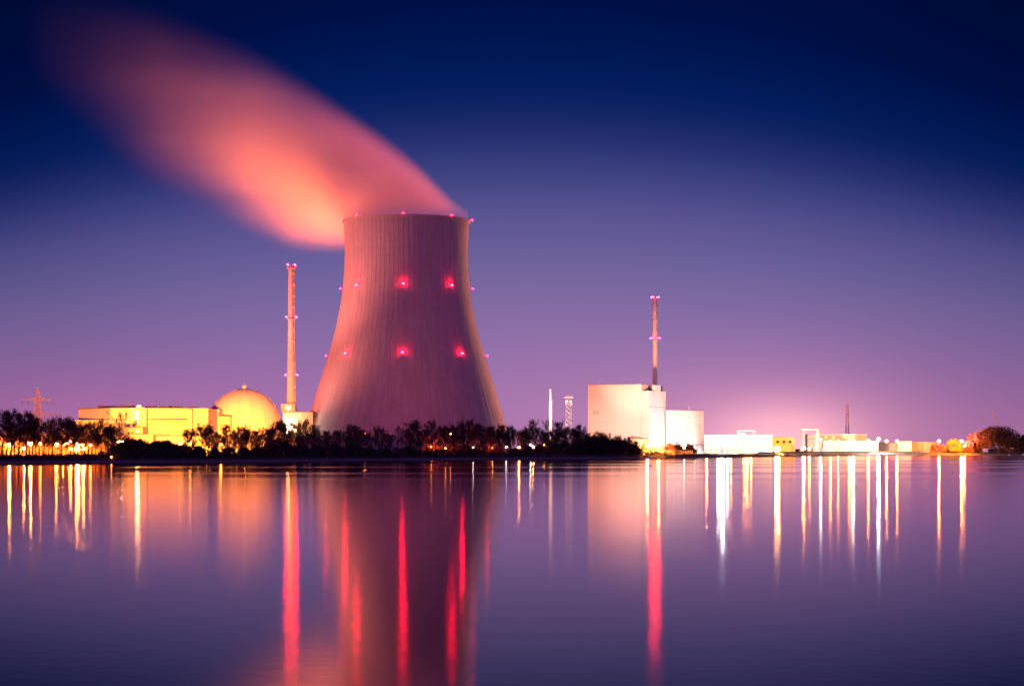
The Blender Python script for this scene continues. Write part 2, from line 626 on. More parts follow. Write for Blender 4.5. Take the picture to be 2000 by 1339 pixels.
def make_plume():
    u0, u1 = PX(910, TY) - TX, PX(50, TY) - TX       # along the wind, from the rim's far lip leftwards
    L = u0 - u1
    zlo, zhi = PZ(530, TY), PZ(-60, TY)
    fz = lambda py: (PZ(py, TY) - zlo) / (zhi - zlo)
    ts = [((u0 - (PX(px, TY) - TX)) / L) for px, *_ in PL]
    m = MB()
    n = 28
    for (px, a, b, hd, dn) in PL:
        x = PX(px, TY) - TX
        zc, hz = (PZ(a, TY) + PZ(b, TY)) / 2, (PZ(a, TY) - PZ(b, TY)) / 2
        for j in range(n):
            an = 2 * math.pi * j / n
            m.v.append((x, hd * 1.02 * math.cos(an), zc + hz * 1.02 * math.sin(an)))
    for i in range(len(PL) - 1):
        for j in range(n):
            a, b = i * n + j, i * n + (j + 1) % n
            m.f.append((a, a + n, b + n, b))
            m.mi.append(0)
    m.f.append(tuple(range(n)))
    m.f.append(tuple(range(len(PL) * n - 1, (len(PL) - 1) * n - 1, -1)))
    m.mi += [0, 0]
    mat = bpy.data.materials.new('steam')
    mat.use_nodes = True
    nn, ll = mat.node_tree.nodes, mat.node_tree.links
    nn.clear()
    t = NT(nn, ll)
    tcn = t.node('ShaderNodeTexCoord')
    sx = t.node('ShaderNodeSeparateXYZ')
    ll.new(tcn.outputs['Object'], sx.inputs[0])
    x, y, z = sx.outputs
    s = t.m('DIVIDE', t.m('SUBTRACT', u0, x), L, clamp=True)
    up = t.curve(s, [(q, fz(p[1])) for q, p in zip(ts, PL)])
    lo = t.curve(s, [(q, fz(p[2])) for q, p in zip(ts, PL)])
    hd = t.curve(s, [(q, p[3] / 100.0) for q, p in zip(ts, PL)])
    dn = t.curve(s, [(q, p[4] / 1.5) for q, p in zip(ts, PL)])
    zz = t.m('DIVIDE', t.m('SUBTRACT', z, zlo), zhi - zlo)
    c = t.m('MULTIPLY', t.m('ADD', up, lo), 0.5)
    h = t.m('MAXIMUM', t.m('MULTIPLY', t.m('SUBTRACT', up, lo), 0.5), 0.005)
    v = t.m('DIVIDE', t.m('SUBTRACT', zz, c), h)
    q = t.m('DIVIDE', y, t.m('MAXIMUM', t.m('MULTIPLY', hd, 100.0), 2.0))
    d2 = t.m('ADD', t.m('MULTIPLY', v, v), t.m('MULTIPLY', q, q))
    k = t.m('SUBTRACT', 1.0, d2, clamp=True)
    k = t.m('POWER', k, 2.3)
    mpp = t.node('ShaderNodeMapping')                           # long soft strands drawn out along the wind
    mpp.inputs['Rotation'].default_value = (0, math.radians(-33), 0)
    mpp.inputs['Scale'].default_value = (0.006, 0.022, 0.030)
    ll.new(tcn.outputs['Object'], mpp.inputs[0])
    strand = t.mapr(t.noise(mpp.outputs[0], 1.0, 2, 0.5), 0.3, 0.7, 0.62, 1.38)
    dens = t.m('MULTIPLY', t.m('MULTIPLY', t.m('MULTIPLY', k, strand), dn), 1.5 * PLUME_D)
    pv = t.node('ShaderNodeVolumePrincipled')
    pv.inputs['Color'].default_value = (0.95, 0.93, 0.93, 1)
    pv.inputs['Anisotropy'].default_value = 0.0
    ll.new(dens, pv.inputs['Density'])
    out = t.node('ShaderNodeOutputMaterial')
    ll.new(pv.outputs[0], out.inputs['Volume'])
    o = m.build('steam_plume', mat)
    o.location = (TX, TY, 0)
    tag(o, 'soft glowing steam plume drifting away from the mouth of the cooling tower', 'steam plume', kind='thing')


PLUME_D = 0.042
make_plume()

# ------------------------------------------------------------------ left part of the plant
def pbox(m, x0, x1, y0, y1, Y, depth, ox, oy, mi=0):
    """box over photo columns x0..x1 and rows y0 (top)..y1 (bottom) with its front at distance Y; ox, oy: the thing's origin"""
    m.box(PX(x0, Y) - ox, PX(x1, Y) - ox, Y - oy, Y + depth - oy, PZ(y1, Y) if y1 is not None else G - 0.5, PZ(y0, Y), mi=mi)


def bpart(name, mat, parent, rect, Y, depth, label=None):
    m = MB()
    ox, oy = parent.location.x, parent.location.y
    for r in (rect if isinstance(rect, list) else [rect]):
        pbox(m, r[0], r[1], r[2], r[3], Y, depth, ox, oy)
    o = m.build(name, mat, parent)
    if label:
        o['label'] = label
    return o


lamp_sod = lamp_mat('sodium_lamp', SOD_L, 1150)
lamp_sod_hi = lamp_mat('strong_sodium_lamp', SOD_L, 3600)
lamp_sod_top = lamp_mat('golden_lamp', (1.0, 0.42, 0.10), 6500)
lamp_sod_lo = lamp_mat('weak_sodium_lamp', SOD_L, 120)
lamp_wht = lamp_mat('white_lamp', WHT, 1400)
lamp_wht_hi = lamp_mat('strong_white_lamp', (0.92, 0.95, 1.0), 6000)
lamp_wht_lo = lamp_mat('weak_white_lamp', WHT, 80)
stair_lamp = lamp_mat('stair_lamp', (1.0, 0.62, 0.28), 60)

Y = 1350.0
hall = thing('turbine_hall', (PX(285, Y), Y, 0), 'long flat-roofed turbine hall bathed in yellow floodlight behind the bare trees', 'industrial hall')
m = MB()
ox, oy = hall.location.x, hall.location.y
a, b, c = PX(158, Y + 38) - ox, PX(215, Y) - ox, PX(413, Y + 25) - ox
zt = PZ(796.5, Y)
zb = G - 0.5
# main block with a faintly bent front: three vertical faces
fr = [(a, 30), (b, 0), (PX(271, Y) - ox, 0), (c, 10)]
for (x0, y0), (x1, y1) in zip(fr, fr[1:]):
    m.quad((x0, y0, zb), (x1, y1, zb), (x1, y1, zt), (x0, y0, zt))
m.quad((c, 10, zb), (c, 90, zb), (c, 90, zt), (c, 10, zt))
m.quad((a, 90, zb), (a, 30, zb), (a, 30, zt), (a, 90, zt))
m.quad((c, 90, zb), (a, 90, zb), (a, 90, zt), (c, 90, zt))
i = len(m.v)
m.v += [(fr[0][0], 30, zt), (fr[1][0], 0, zt), (fr[2][0], 0, zt), (fr[3][0], 10, zt), (c, 90, zt), (a, 90, zt)]
m.f.append(tuple(range(i, i + 6)))
m.mi.append(0)
m.build('wall', facade, hall)
bpart('lower_wing', facade, hall, (147, 262, 820, None), Y - 16, 40)
o = bpart('stair_tower', facade, hall, (271, 286, 796.5, None), Y - 5, 8)
bpart('pilaster', facade, hall, (367, 375, 798.5, None), Y + 2, 9)
bpart('recess_shadow', groove, hall, (287, 366.5, 817.6, 819.2), Y + 0.2, 12, 'dark strip painted as recess shadow across the right half of the front')  # recess shadow drawn as a dark strip
bpart('stair_window', tan, hall, (264, 270.7, 797.5, 833), Y - 0.8, 3, 'glowing strip of stairwell glazing')
for yy in (805.6, 815.8, 826.2):
    bpart('stair_light', stair_lamp, hall, (264.5, 270, yy - 1.6, yy + 1.6), Y - 1.6, 0.7)
for x0, x1, y0 in ((191, 258, 791.3), (283, 302, 791.8), (311, 331, 792.3), (334.5, 352, 793), (365, 382.5, 794)):
    bpart('roof_vent', dark, hall, (x0, x1, y0, 796.4), Y + 14, 10)
bpart('roof_cabin', facade, hall, (266.5, 278, 793.5, 796.4), Y + 1, 6)
ca = MB()
for rr in ((158, 214, 796.2, 797.6),):
    pass
ca.tube([(fr[0][0], 29.6, zt), (fr[1][0], -0.4, zt), (fr[2][0], -0.4, zt), (fr[3][0], 9.6, zt)], [0.35] * 4, 4)
ca.build('roof_edge', steel, hall)
mm = MB()
mm.tube([(PX(272, Y) - ox, -0.8, PZ(794, Y)), (PX(272, Y) - ox, -2.2, PZ(793.2, Y))], [0.25, 0.25], 6)
mm.box(PX(270.2, Y) - ox, PX(275, Y) - ox, -3.2, -2.2, PZ(793.6, Y), PZ(791.4, Y), mi=1)
mm.build('roof_floodlight', [dark, lamp_sod_lo], hall)

Y = 1262.0
t_ = thing('service_building', (PX(260, Y), Y, 0), 'small dark flat-roofed service building with two stub chimneys before the turbine hall', 'building')
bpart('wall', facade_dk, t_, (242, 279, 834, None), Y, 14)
bpart('roof_slab', dark, t_, (241.5, 279.5, 833.2, 834), Y - 0.4, 14.8)
bpart('stub_chimney', facade_dk, t_, (254.4, 258.2, 828.5, 833.2), Y + 3, 1.2)
bpart('stub_chimney', facade_dk, t_, (265.2, 269, 829.5, 833.2), Y + 3, 1.2)
bpart('window', stair_lamp, t_, (266.5, 270.8, 841.4, 842.6), Y - 0.15, 0.4, 'small lit strip window')
bpart('door', dark, t_, (249, 252.5, 842, 848), Y - 0.12, 0.4)
Y = 1240.0
t_ = thing('low_shed', (PX(276, Y), Y, 0), 'low plain orange-lit shed below the small dark service building', 'shed')
bpart('wall', tan, t_, (254, 298.5, 848.6, None), Y, 12)
bpart('roof_slab', facade_dk, t_, (253.6, 299, 847.8, 848.6), Y - 0.4, 12.8)
Y = 1300.0
t_ = thing('site_wall', (PX(330, Y), Y, 0), 'low pale boundary wall along the foot of the turbine hall', 'wall')
bpart('wall_panel', facade, t_, (299.5, 412, 851.5, None), Y, 0.6)
bpart('coping', concrete, t_, (299.3, 412.2, 850.9, 851.5), Y - 0.15, 0.9)

# round annex, vent pipe and reactor dome
Y = 1400.0
t_ = thing('round_annex', (PX(431, Y), Y + 12, 0), 'squat round yellow-lit annex between the turbine hall and the dome', 'building')
m = MB()
r = 15.5 / F * Y
m.lathe([(r, G - 0.5), (r, PZ(813, Y))], 40)
m.build('wall', facade, t_, True)
m = MB()
m.lathe([(r + 0.5, PZ(813, Y)), (r + 0.5, PZ(811.6, Y)), (0.01, PZ(811.0, Y))], 40)
m.build('roof', facade_dk, t_)
m = MB()
m.lathe([(r + 0.12, PZ(830, Y)), (r + 0.12, PZ(829, Y))], 40)
m.build('wall_joint', groove, t_)
Y = 1392.0
t_ = thing('vent_pipe', (PX(418.5, Y), Y + 12, 0), 'short pale vent pipe with a wide collar beside the round annex', 'vent')
m = MB()
m.lathe([(1.0, G), (1.0, PZ(805, Y))], 12)
m.build('pipe', white, t_, True)
m = MB()
m.lathe([(1.0, PZ(805, Y)), (1.9, PZ(803.5, Y)), (1.9, PZ(799, Y)), (0.01, PZ(798.6, Y))], 12)
m.build('collar', white, t_)

Y = 1450.0
REACTOR = t_ = thing('reactor_dome', (PX(477, Y), Y, 0), 'rounded concrete reactor dome with a small lantern on its peak', 'reactor building')
R = 73.0 / F * Y
zc = PZ(833, Y)
prof = [(R, G - 0.5), (R, zc)]
for k in range(1, 25):
    an = math.pi / 2 * k / 24
    r, z = R * math.cos(an), zc + R * math.sin(an)
    if r < 4.5:
        break
    prof.append((r, z))
prof += [(2.4, PZ(759.2, Y)), (0.9, PZ(758.4, Y)), (0.01, PZ(758.2, Y))]
m = MB()
m.lathe(prof, 96)
m.build('shell', dome_m, t_, True)
m = MB()                                                       # darker meridian strips that stand for the edge of the hall's shade
for k in range(16):
    a0 = 2 * math.pi * k / 16 + 0.35
    m.tube([((q + 0.05) * math.cos(a0), (q + 0.05) * math.sin(a0), z + 0.03) for q, z in prof[1:-3]], [0.14] * (len(prof) - 4), 4)
m.build('meridian_strip', concrete, t_)
m = MB()
m.lathe([(0.9, PZ(758.4, Y)), (0.9, PZ(756.6, Y)), (1.9, PZ(756.4, Y)), (1.9, PZ(755.6, Y)), (1.1, PZ(755.4, Y)), (1.1, PZ(753.4, Y)), (1.8, PZ(753.2, Y)), (1.6, PZ(752.4, Y)), (0.1, PZ(751.2, Y)), (0.06, PZ(747, Y))], 12)
m.build('lantern', white, t_)
m = MB()
m.lathe([(4.4, PZ(760.5, Y)), (4.5, PZ(760.1, Y)), (4.4, PZ(759.7, Y))], 24)
m.build('walkway', dark, t_)

# tall stack beside the dome
Y = 1500.0
VENT_STACK = t_ = thing('vent_stack', (PX(569.2, Y), Y, 0), 'tall tapering concrete stack between the dome and the cooling tower, ringed by red lights', 'chimney')
sc_ = Y / F
m = MB()
SP = [(874, 11.5), (806, 9.6), (770, 8.9), (735, 8.0), (700, 7.4), (660, 6.7), (622, 6.1), (570, 5.8), (522, 5.6), (518.5, 5.6), (518.5, 4.6), (526, 4.6)]
m.lathe([(r * sc_, PZ(py, Y)) for py, r in SP], 32)
m.build('shaft', material('stack_concrete', (0.50, 0.40, 0.33), 0.85, (0.2, 0.10, (1, 1, 0.2))), t_, True)
for py, r in ((523, 5.6), (622, 6.1), (735, 8.0)):
    m = MB()
    rr, z = r * sc_, PZ(py, Y)
    m.lathe([(rr, z - 0.25), (rr + 1.3, z - 0.25), (rr + 1.3, z + 0.05), (rr, z + 0.05)], 24)
    for k in range(16):
        an = 2 * math.pi * k / 16
        q = Vector(((rr + 1.2) * math.cos(an), (rr + 1.2) * math.sin(an), z))
        m.tube([q, q + Vector((0, 0, 1.2))], [0.06, 0.06], 4)
    m.lathe([(rr + 1.14, z + 1.1), (rr + 1.26, z + 1.1), (rr + 1.26, z + 1.22), (rr + 1.14, z + 1.22)], 24, closed=True)
    m.build('gallery', steel, t_)
    for k in range(4):
        an = -math.pi / 2 + math.pi / 4 + k * math.pi / 2
        d = Vector((math.cos(an), math.sin(an), 0))
        aviation_light(t_, d * (rr + (1.2 if py > 530 else 0.2)) + Vector((0, 0, z + 1.0 + (1.0 if py < 530 else 0))), d, red_stack, 0.42)
m = MB()
an = -0.55
d = Vector((math.cos(an), math.sin(an), 0))
m.tube([d * (q[1] * sc_ + 0.45) + Vector((0, 0, PZ(q[0], Y))) for q in SP[1:9]], [0.22] * 8, 4)
LADDER = m.build('ladder', steel, t_)
for k in range(13):
    py = 535 + k * 22.2
    if min(abs(py - q) for q in (622, 735)) < 6:
        continue
    i = [q for q in SP if q[0] >= py][-1]
    j = [q for q in SP if q[0] <= py][0]
    r = (j[1] + (i[1] - j[1]) * (py - j[0]) / (i[0] - j[0])) * sc_
    an = -0.55
    d = Vector((math.cos(an), math.sin(an), 0))
    M_ = Matrix.Rotation(an, 4, 'Z')
    m = MB()
    m.box(r - 0.2, r + 1.0, -0.7, 0.7, PZ(py, Y) - 0.3, PZ(py, Y) + 1.1, M_)
    m.build('platform', steel, LADDER)
Y = 1478.0
t_ = thing('stack_base_building', (PX(575, Y), Y, 0), 'boxy yellow-lit building at the foot of the tall stack', 'building')
bpart('wall', facade, t_, (552.5, 611, 805.2, None), Y, 13)
bpart('roof_edge', facade_dk, t_, (552, 611.5, 803, 805.2), Y - 0.5, 14)
bpart('plant_room', tan, t_, (549, 576.5, 788.5, 803), Y + 2, 7)
bpart('side_recess', groove, t_, (562.8, 563.6, 806, 850), Y - 0.12, 0.3)
m = MB()
m.box(PX(559.5, Y) - t_.location.x, PX(565, Y) - t_.location.x, 1.3, 1.8, PZ(797.2, Y), PZ(795.2, Y))
m.build('wall_light', stair_lamp, t_)
m = MB()
m.box(PX(562.2, Y) - t_.location.x, PX(566, Y) - t_.location.x, -1.6, -0.8, PZ(835.6, Y), PZ(832.4, Y))
m.build('floodlight', lamp_wht, t_)
STACK_BASE = t_

# long flat-topped noise wall below the cooling tower
Y = 1330.0
t_ = thing('noise_wall', (PX(700, Y), Y, 0), 'long dark flat-topped wall running below the cooling tower behind the trees', 'wall')
m = MB()
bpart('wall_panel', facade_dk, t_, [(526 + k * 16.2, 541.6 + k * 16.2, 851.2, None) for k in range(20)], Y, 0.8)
bpart('wall_post', concrete, t_, [(541.5 + k * 16.2, 542.4 + k * 16.2, 850.6, None) for k in range(19)], Y - 0.3, 1.4)


# ------------------------------------------------------------------ lattice towers
def lattice(m, w0, w1, z0, z1, n, r=0.12, rd=0.08):
    """four legs tapering from half width w0 to w1, with crossed bracing"""
    lv = []
    for i in range(n + 1):
        f = i / n
        f = 1 - (1 - f) ** 1.15
        ww = w0 + (w1 - w0) * f
        z = z0 + (z1 - z0) * f
        lv.append([Vector((sx_ * ww, sy_ * ww, z)) for sx_, sy_ in ((-1, -1), (1, -1), (1, 1), (-1, 1))])
    for i in range(n):
        for k in range(4):
            m.tube([lv[i][k], lv[i + 1][k]], [r, r], 4, False)
            m.tube([lv[i][k], lv[i + 1][(k + 1) % 4]], [rd, rd], 3, False)
            m.tube([lv[i][(k + 1) % 4], lv[i + 1][k]], [rd, rd], 3, False)
            m.tube([lv[i + 1][k], lv[i + 1][(k + 1) % 4]], [rd, rd], 3, False)


pylon_m = material('pylon_steel', (0.46, 0.36, 0.32), 0.6, (0.4, 0.1, (1, 1, 1)))
Y = 1640.0
t_ = thing('power_pylon', (PX(73.5, Y), Y, G), 'lattice power pylon with two wide crossarms rising over the trees', 'pylon')
m = MB()
lattice(m, 4.2, 1.5, 0, PZ(776, Y) - G, 14, 0.26, 0.15)
lattice(m, 1.5, 0.25, PZ(776, Y) - G, PZ(757, Y) - G, 4, 0.2, 0.12)
m.build('mast', pylon_m, t_)
for py, l0, l1 in ((782, 32, 31.5), (810, 41, 46.5)):
    m = MB()
    zb_, zt_ = PZ(py, Y) - G, PZ(py - 6.5, Y) - G
    for sgn, ln in ((-1, l0), (1, l1)):
        ln = ln / F * Y
        tip = Vector((sgn * ln, 0, zb_ + 0.3))
        for sy_ in (-1, 1):
            m.tube([(0, sy_ * 1.5, zb_), tip], [0.22, 0.18], 4, False)
            m.tube([(0, sy_ * 1.3, zt_), tip], [0.22, 0.18], 4, False)
            for k in range(7):
                f0, f1 = k / 7, (k + 1) / 7
                A = Vector((0, sy_ * 1.5, zb_)).lerp(tip, f0)
                B = Vector((0, sy_ * 1.3, zt_)).lerp(tip, f1)
                m.tube([A, B], [0.13, 0.13], 3, False)
                m.tube([Vector((0, sy_ * 1.5, zb_)).lerp(tip, f1), B], [0.1, 0.1], 3, False)
    arm = m.build('crossarm', pylon_m, t_)
    for ofs in ((-30, -18, 18, 30) if py == 782 else (-39, -26, -14, 14, 28, 44)):
        x = ofs / F * Y
        z = PZ(py, Y) - G
        m = MB()
        m.tube([(x, 0, z), (x, 0, z - 3.4)], [0.14, 0.14], 5)
        m.build('insulator', dark, arm)

Y = 1650.0
t_ = thing('radio_mast', (PX(1110.5, Y), Y, G), 'slim lattice radio mast with round dish antennas beside the white chimney', 'radio mast')
m = MB()
lattice(m, 3.0, 1.75, 0, PZ(780, Y) - G, 12, 0.20, 0.12)
m.build('mast', steel, t_)
m = MB()
z = PZ(777.5, Y) - G
m.box(-3.0, 3.0, -3.0, 3.0, z, z + 0.3)
for sx_ in (-1, 1):
    for sy_ in (-1, 1):
        m.tube([(sx_ * 2.9, sy_ * 2.9, z), (sx_ * 2.9, sy_ * 2.9, z + 1.3)], [0.09, 0.09], 4)
for sy_ in (-1, 1):
    m.tube([(-2.9, sy_ * 2.9, z + 1.3), (2.9, sy_ * 2.9, z + 1.3)], [0.09, 0.09], 4)
    m.tube([(-4.4, sy_ * 1.0, z + 0.1), (4.4, sy_ * 1.0, z + 0.1)], [0.1, 0.1], 4)
m.build('platform', paint_w, t_)
m = MB()
m.tube([(0, 0, z + 0.3), (0, 0, z + 1.9)], [2.1, 2.0], 10)
m.build('equipment_drum', concrete, t_)
for x, py, r in ((-1.7, 783.5, 0.95), (1.55, 783.5, 0.85), (-2.2, 789, 0.5), (2.1, 788.5, 0.75)):
    m = MB()
    z = PZ(py, Y) - G
    m.tube([(x, -1.9, z), (x, -2.3, z), (x, -2.5, z)], [r * 0.55, r, r], 14)
    m.tube([(x, -1.2, z), (x, -1.95, z)], [0.12, 0.12], 5)
    m.build('dish', white, t_)

Y = 2600.0
t_ = thing('lattice_mast', (PX(1655, Y), Y, G), 'faint thin lattice mast far behind the floodlit louvred hall', 'mast')
m = MB()
lattice(m, 2.6, 1.0, 0, PZ(790, Y) - G, 14, 0.2, 0.12)
m.tube([(0, 0, PZ(790, Y) - G), (0, 0, PZ(784, Y) - G)], [0.15, 0.08], 4)
m.build('mast', pylon_m, t_)

Y = 1600.0
t_ = thing('white_chimney', (PX(1075, Y), Y, 0), 'slender white two-stage steel chimney behind the trees', 'chimney')
sc_ = Y / F
m = MB()
m.lathe([(3.2 * sc_, G), (3.2 * sc_, PZ(783, Y))], 20)
m.build('lower_shaft', white, t_, True)
m = MB()
m.lathe([(3.2 * sc_, PZ(783, Y)), (3.5 * sc_, PZ(782.6, Y)), (3.5 * sc_, PZ(780.6, Y)), (2.0 * sc_, PZ(780.2, Y))], 20)
m.build('collar', steel, t_)
m = MB()
m.lathe([(2.0 * sc_, PZ(780.4, Y)), (1.75 * sc_, PZ(762.5, Y)), (2.5 * sc_, PZ(761.6, Y)), (2.5 * sc_, PZ(759.4, Y)), (1.6 * sc_, PZ(759.2, Y)), (1.5 * sc_, PZ(764, Y))], 20)
m.build('upper_shaft', white, t_, True)

# ------------------------------------------------------------------ right part of the plant
Y = 1600.0
rz = math.radians(28)
t_ = thing('reactor_block', (PX(1268, Y), Y, 0), 'tall windowless pale reactor block with a notched roof corner, floodlit from below', 'reactor building', rz=-rz)
w1 = (1268 - 1150.5) / F * Y / math.cos(rz)            # face towards the trees
dR = (1306 - 1268) / F * Y / math.sin(rz) * 0.99       # short end face
zt, zn = PZ(750.6, Y), PZ(762.6, Y)
zb = G - 0.5
xn0 = -(1268 - 1254) / F * Y / math.cos(rz)
m = MB()                                                   # block with the corner notch: L-shaped roof
m.box(-w1, xn0, 0, dR, zb, zt)
m.build('main_block', block_m, t_)
m = MB()
m.box(xn0, 0, 0, dR, zb, zn)
m.build('corner_block', block_m, t_)
m = MB()
m.box(xn0, -2.6, 11.5, dR - 0.3, zn, zt - 0.3)
m.build('roof_penthouse', dark, t_)
m = MB()
m.box(-2.6, 0.0, 10.6, 21.0, zn, zt - 0.1)
m.build('parapet_tower', block_m, t_)
m = MB()
m.box(-0.3, 0.03, 0.05, dR - 0.05, PZ(794.4, Y), PZ(793.6, Y))
m.build('wall_joint', groove, t_)
for ofs in (1161, 1167.4):
    xx = -(1268 - ofs - 2) / F * Y / math.cos(rz)
    hw = 2.2 / F * Y
    m = MB()
    m.box(xx - hw, xx + hw, -0.08, 0.3, PZ(809.6, Y + 25), PZ(800.4, Y + 25))
    wv = m.build('louvre_window', facade_dk, t_)
    m = MB()
    for k in range(5):
        zz = PZ(808.6 - k * 1.9, Y + 25)
        m.box(xx - hw - 0.1, xx + hw + 0.1, -0.16, -0.08, zz, zz + 0.22)
    m.build('slat', white, wv)
m = MB()
for xx in (-w1 + 0.05, xn0 - 0.02):
    m.box(xx - 0.15, xx + 0.15, -0.12, 0.2, zb, zt + 0.02)
m.box(-w1 - 0.1, xn0 + 0.05, -0.2, 0.25, zt, zt + 0.45)
m.build('roof_edge', steel, t_)

Y = 1690.0
EXHAUST = t_ = thing('exhaust_stack', (PX(1279.3, Y), Y, 0), 'tall slim straight exhaust stack rising behind the pale reactor block', 'chimney')
sc_ = Y / F
m = MB()
m.lathe([(4.9 * sc_, G), (4.75 * sc_, PZ(750, Y)), (4.5 * sc_, PZ(663, Y)), (4.4 * sc_, PZ(583, Y)), (3.6 * sc_, PZ(583, Y)), (3.6 * sc_, PZ(590, Y))], 28)
m.build('shaft', material('stack_paint', (0.60, 0.55, 0.50), 0.8, (0.2, 0.08, (1, 1, 0.2))), t_, True)
m = MB()
m.lathe([(5.3 * sc_, G), (5.3 * sc_, PZ(753, Y)), (4.7 * sc_, PZ(752, Y))], 24)
m.build('base_sleeve', facade_dk, t_)
for py, r in ((586, 4.4), (663, 4.5)):
    m = MB()
    rr, z = r * sc_, PZ(py, Y)
    m.lathe([(rr, z - 0.25), (rr + 1.2, z - 0.25), (rr + 1.2, z + 0.05), (rr, z + 0.05)], 24)
    for k in range(14):
        an = 2 * math.pi * k / 14
        q = Vector(((rr + 1.1) * math.cos(an), (rr + 1.1) * math.sin(an), z))
        m.tube([q, q + Vector((0, 0, 1.2))], [0.06, 0.06], 4)
    m.lathe([(rr + 1.04, z + 1.1), (rr + 1.16, z + 1.1), (rr + 1.16, z + 1.22), (rr + 1.04, z + 1.22)], 24, closed=True)
    m.build('gallery', steel, t_)
    for k in range(4):
        an = -math.pi / 2 + math.pi / 4 + 0.2 + k * math.pi / 2
        d = Vector((math.cos(an), math.sin(an), 0))
        aviation_light(t_, d * (rr + (1.1 if py > 600 else 0.2)) + Vector((0, 0, z + 1.0 + (1.2 if py < 600 else 0))), d, red_stack, 0.46)

Y = 1625.0
t_ = thing('white_annex', (PX(1340, Y), Y, 0), 'plain white cube-like annex against the pale reactor block, glaring in the floodlight', 'building')
m = MB()
x0, x1 = PX(1301, Y) - t_.location.x, PX(1374, Y + 10) - t_.location.x
z0, z1 = PZ(800.8, Y), PZ(801.6, Y)
m.v += [(x0, 0, zb), (x1, 8, zb), (x1, 40, zb), (x0, 40, zb), (x0, 0, z0), (x1, 8, z1), (x1, 40, z1), (x0, 40, z0)]
for f in ((0, 1, 5, 4), (1, 2, 6, 5), (2, 3, 7, 6), (3, 0, 4, 7), (4, 5, 6, 7)):
    m.f.append(f)
    m.mi.append(0)
m.build('wall', white, t_)
m = MB()
m.tube([(x0, -0.1, z0 + 0.1), (x1 + 0.1, 7.9, z1 + 0.1)], [0.3, 0.3], 4)
m.build('roof_edge', steel, t_)
m = MB()
xx = PX(1347, Y) - t_.location.x
m.tube([(xx, 6, z1), (xx, 6, PZ(792.5, Y))], [0.3, 0.16], 5)
m.build('roof_mast', paint_w, t_)

Y = 1775.0
t_ = thing('low_white_hall', (PX(1440, Y), Y, 0), 'long low white hall with an open steel frame on its roof, overexposed in white light', 'industrial hall')
bpart('wall', white, t_, (1375, 1508, 849.5, None), Y, 30)
bpart('roof_edge', steel, t_, (1374.6, 1508.4, 848.6, 849.5), Y - 0.3, 30.6)
m = MB()
ox = t_.location.x
for xa in (1441.6, 1444.5, 1472.0, 1474.4):
    m.box(PX(xa, Y) - ox - 0.35, PX(xa, Y) - ox + 0.35, 3, 3.7, PZ(848.6, Y), PZ(839.6, Y))
m.box(PX(1440.6, Y) - ox, PX(1475.6, Y) - ox, 2.8, 3.9, PZ(842, Y), PZ(839.8, Y))
m.box(PX(1447.6, Y) - ox, PX(1457, Y) - ox, 3.1, 5.5, PZ(848.6, Y), PZ(844.6, Y))
m.build('roof_frame', paint_w, t_)
for k in range(6):
    bpart('loading_door', facade_dk if k == 2 else facade, t_, (1383 + k * 11.5, 1390 + k * 11.5, 873, None), Y - 0.15, 0.4)
bpart('wall_band', facade, t_, (1375.5, 1507.5, 860.6, 861.4), Y - 0.1, 0.3)

Y = 1746.0
t_ = thing('loading_canopy', (PX(1478, Y), Y, 0), 'flat canopy on thin double posts before the low white hall', 'canopy')
bpart('canopy_roof', tan, t_, (1452, 1504, 869.3, 870.6), Y, 8)
for xa in (1482.3, 1486):
    bpart('post', steel, t_, (xa - 0.6, xa + 0.6, 870.6, None), Y + 1.5, 0.5)
Y = 1600.0
t_ = thing('gate_canopy', (PX(1374, Y), Y, 0), 'brownish flat gate roof beside the lit bushes at the white annex', 'canopy')
bpart('canopy_roof', tan, t_, (1357, 1377, 867.4, 868.6), Y, 6)
for xa in (1362, 1374.5):
    bpart('post', steel, t_, (xa - 0.5, xa + 0.5, 868.6, None), Y + 1.5, 0.4)
Y = 1590.0
t_ = thing('gatehouse_roof', (PX(1247, Y), Y, 0), 'low shed with a shallow brown roof at the foot of the pale reactor block', 'shed')
m = MB()
xa, xb = PX(1229, Y) - t_.location.x, PX(1268, Y) - t_.location.x
za, zb2, zc2 = PZ(856.6, Y), PZ(851.6, Y), PZ(856.4, Y)
m.v += [(xa, 0, za), (xb, 0, zc2), (xb * 0.2 + xa * 0.8, 4, zb2), (xb, 8, zc2), (xa, 8, za)]
for f in ((0, 1, 2), (1, 3, 2), (3, 4, 2), (4, 0, 2)):
    m.f.append(f)
    m.mi.append(0)
m.build('roof', tan, t_)
bpart('wall', facade, t_, (1231, 1266, 856.8, None), Y + 0.6, 6.6)

Y = 1840.0
t_ = thing('yellow_workshop', (PX(1530, Y), Y, 0), 'small flat-roofed workshop glowing yellow behind the brightest lamp', 'workshop')
bpart('wall', tan, t_, (1509, 1553, 854, None), Y, 18)
bpart('roof_edge', facade_dk, t_, (1508.6, 1553.4, 853.2, 854), Y - 0.3, 18.6)
for k in range(3):
    bpart('window', glassm, t_, (1516 + k * 12, 1522 + k * 12, 860, 865), Y - 0.12, 0.3)
bpart('door', facade_dk, t_, (1545, 1550, 866, None), Y - 0.12, 0.3)

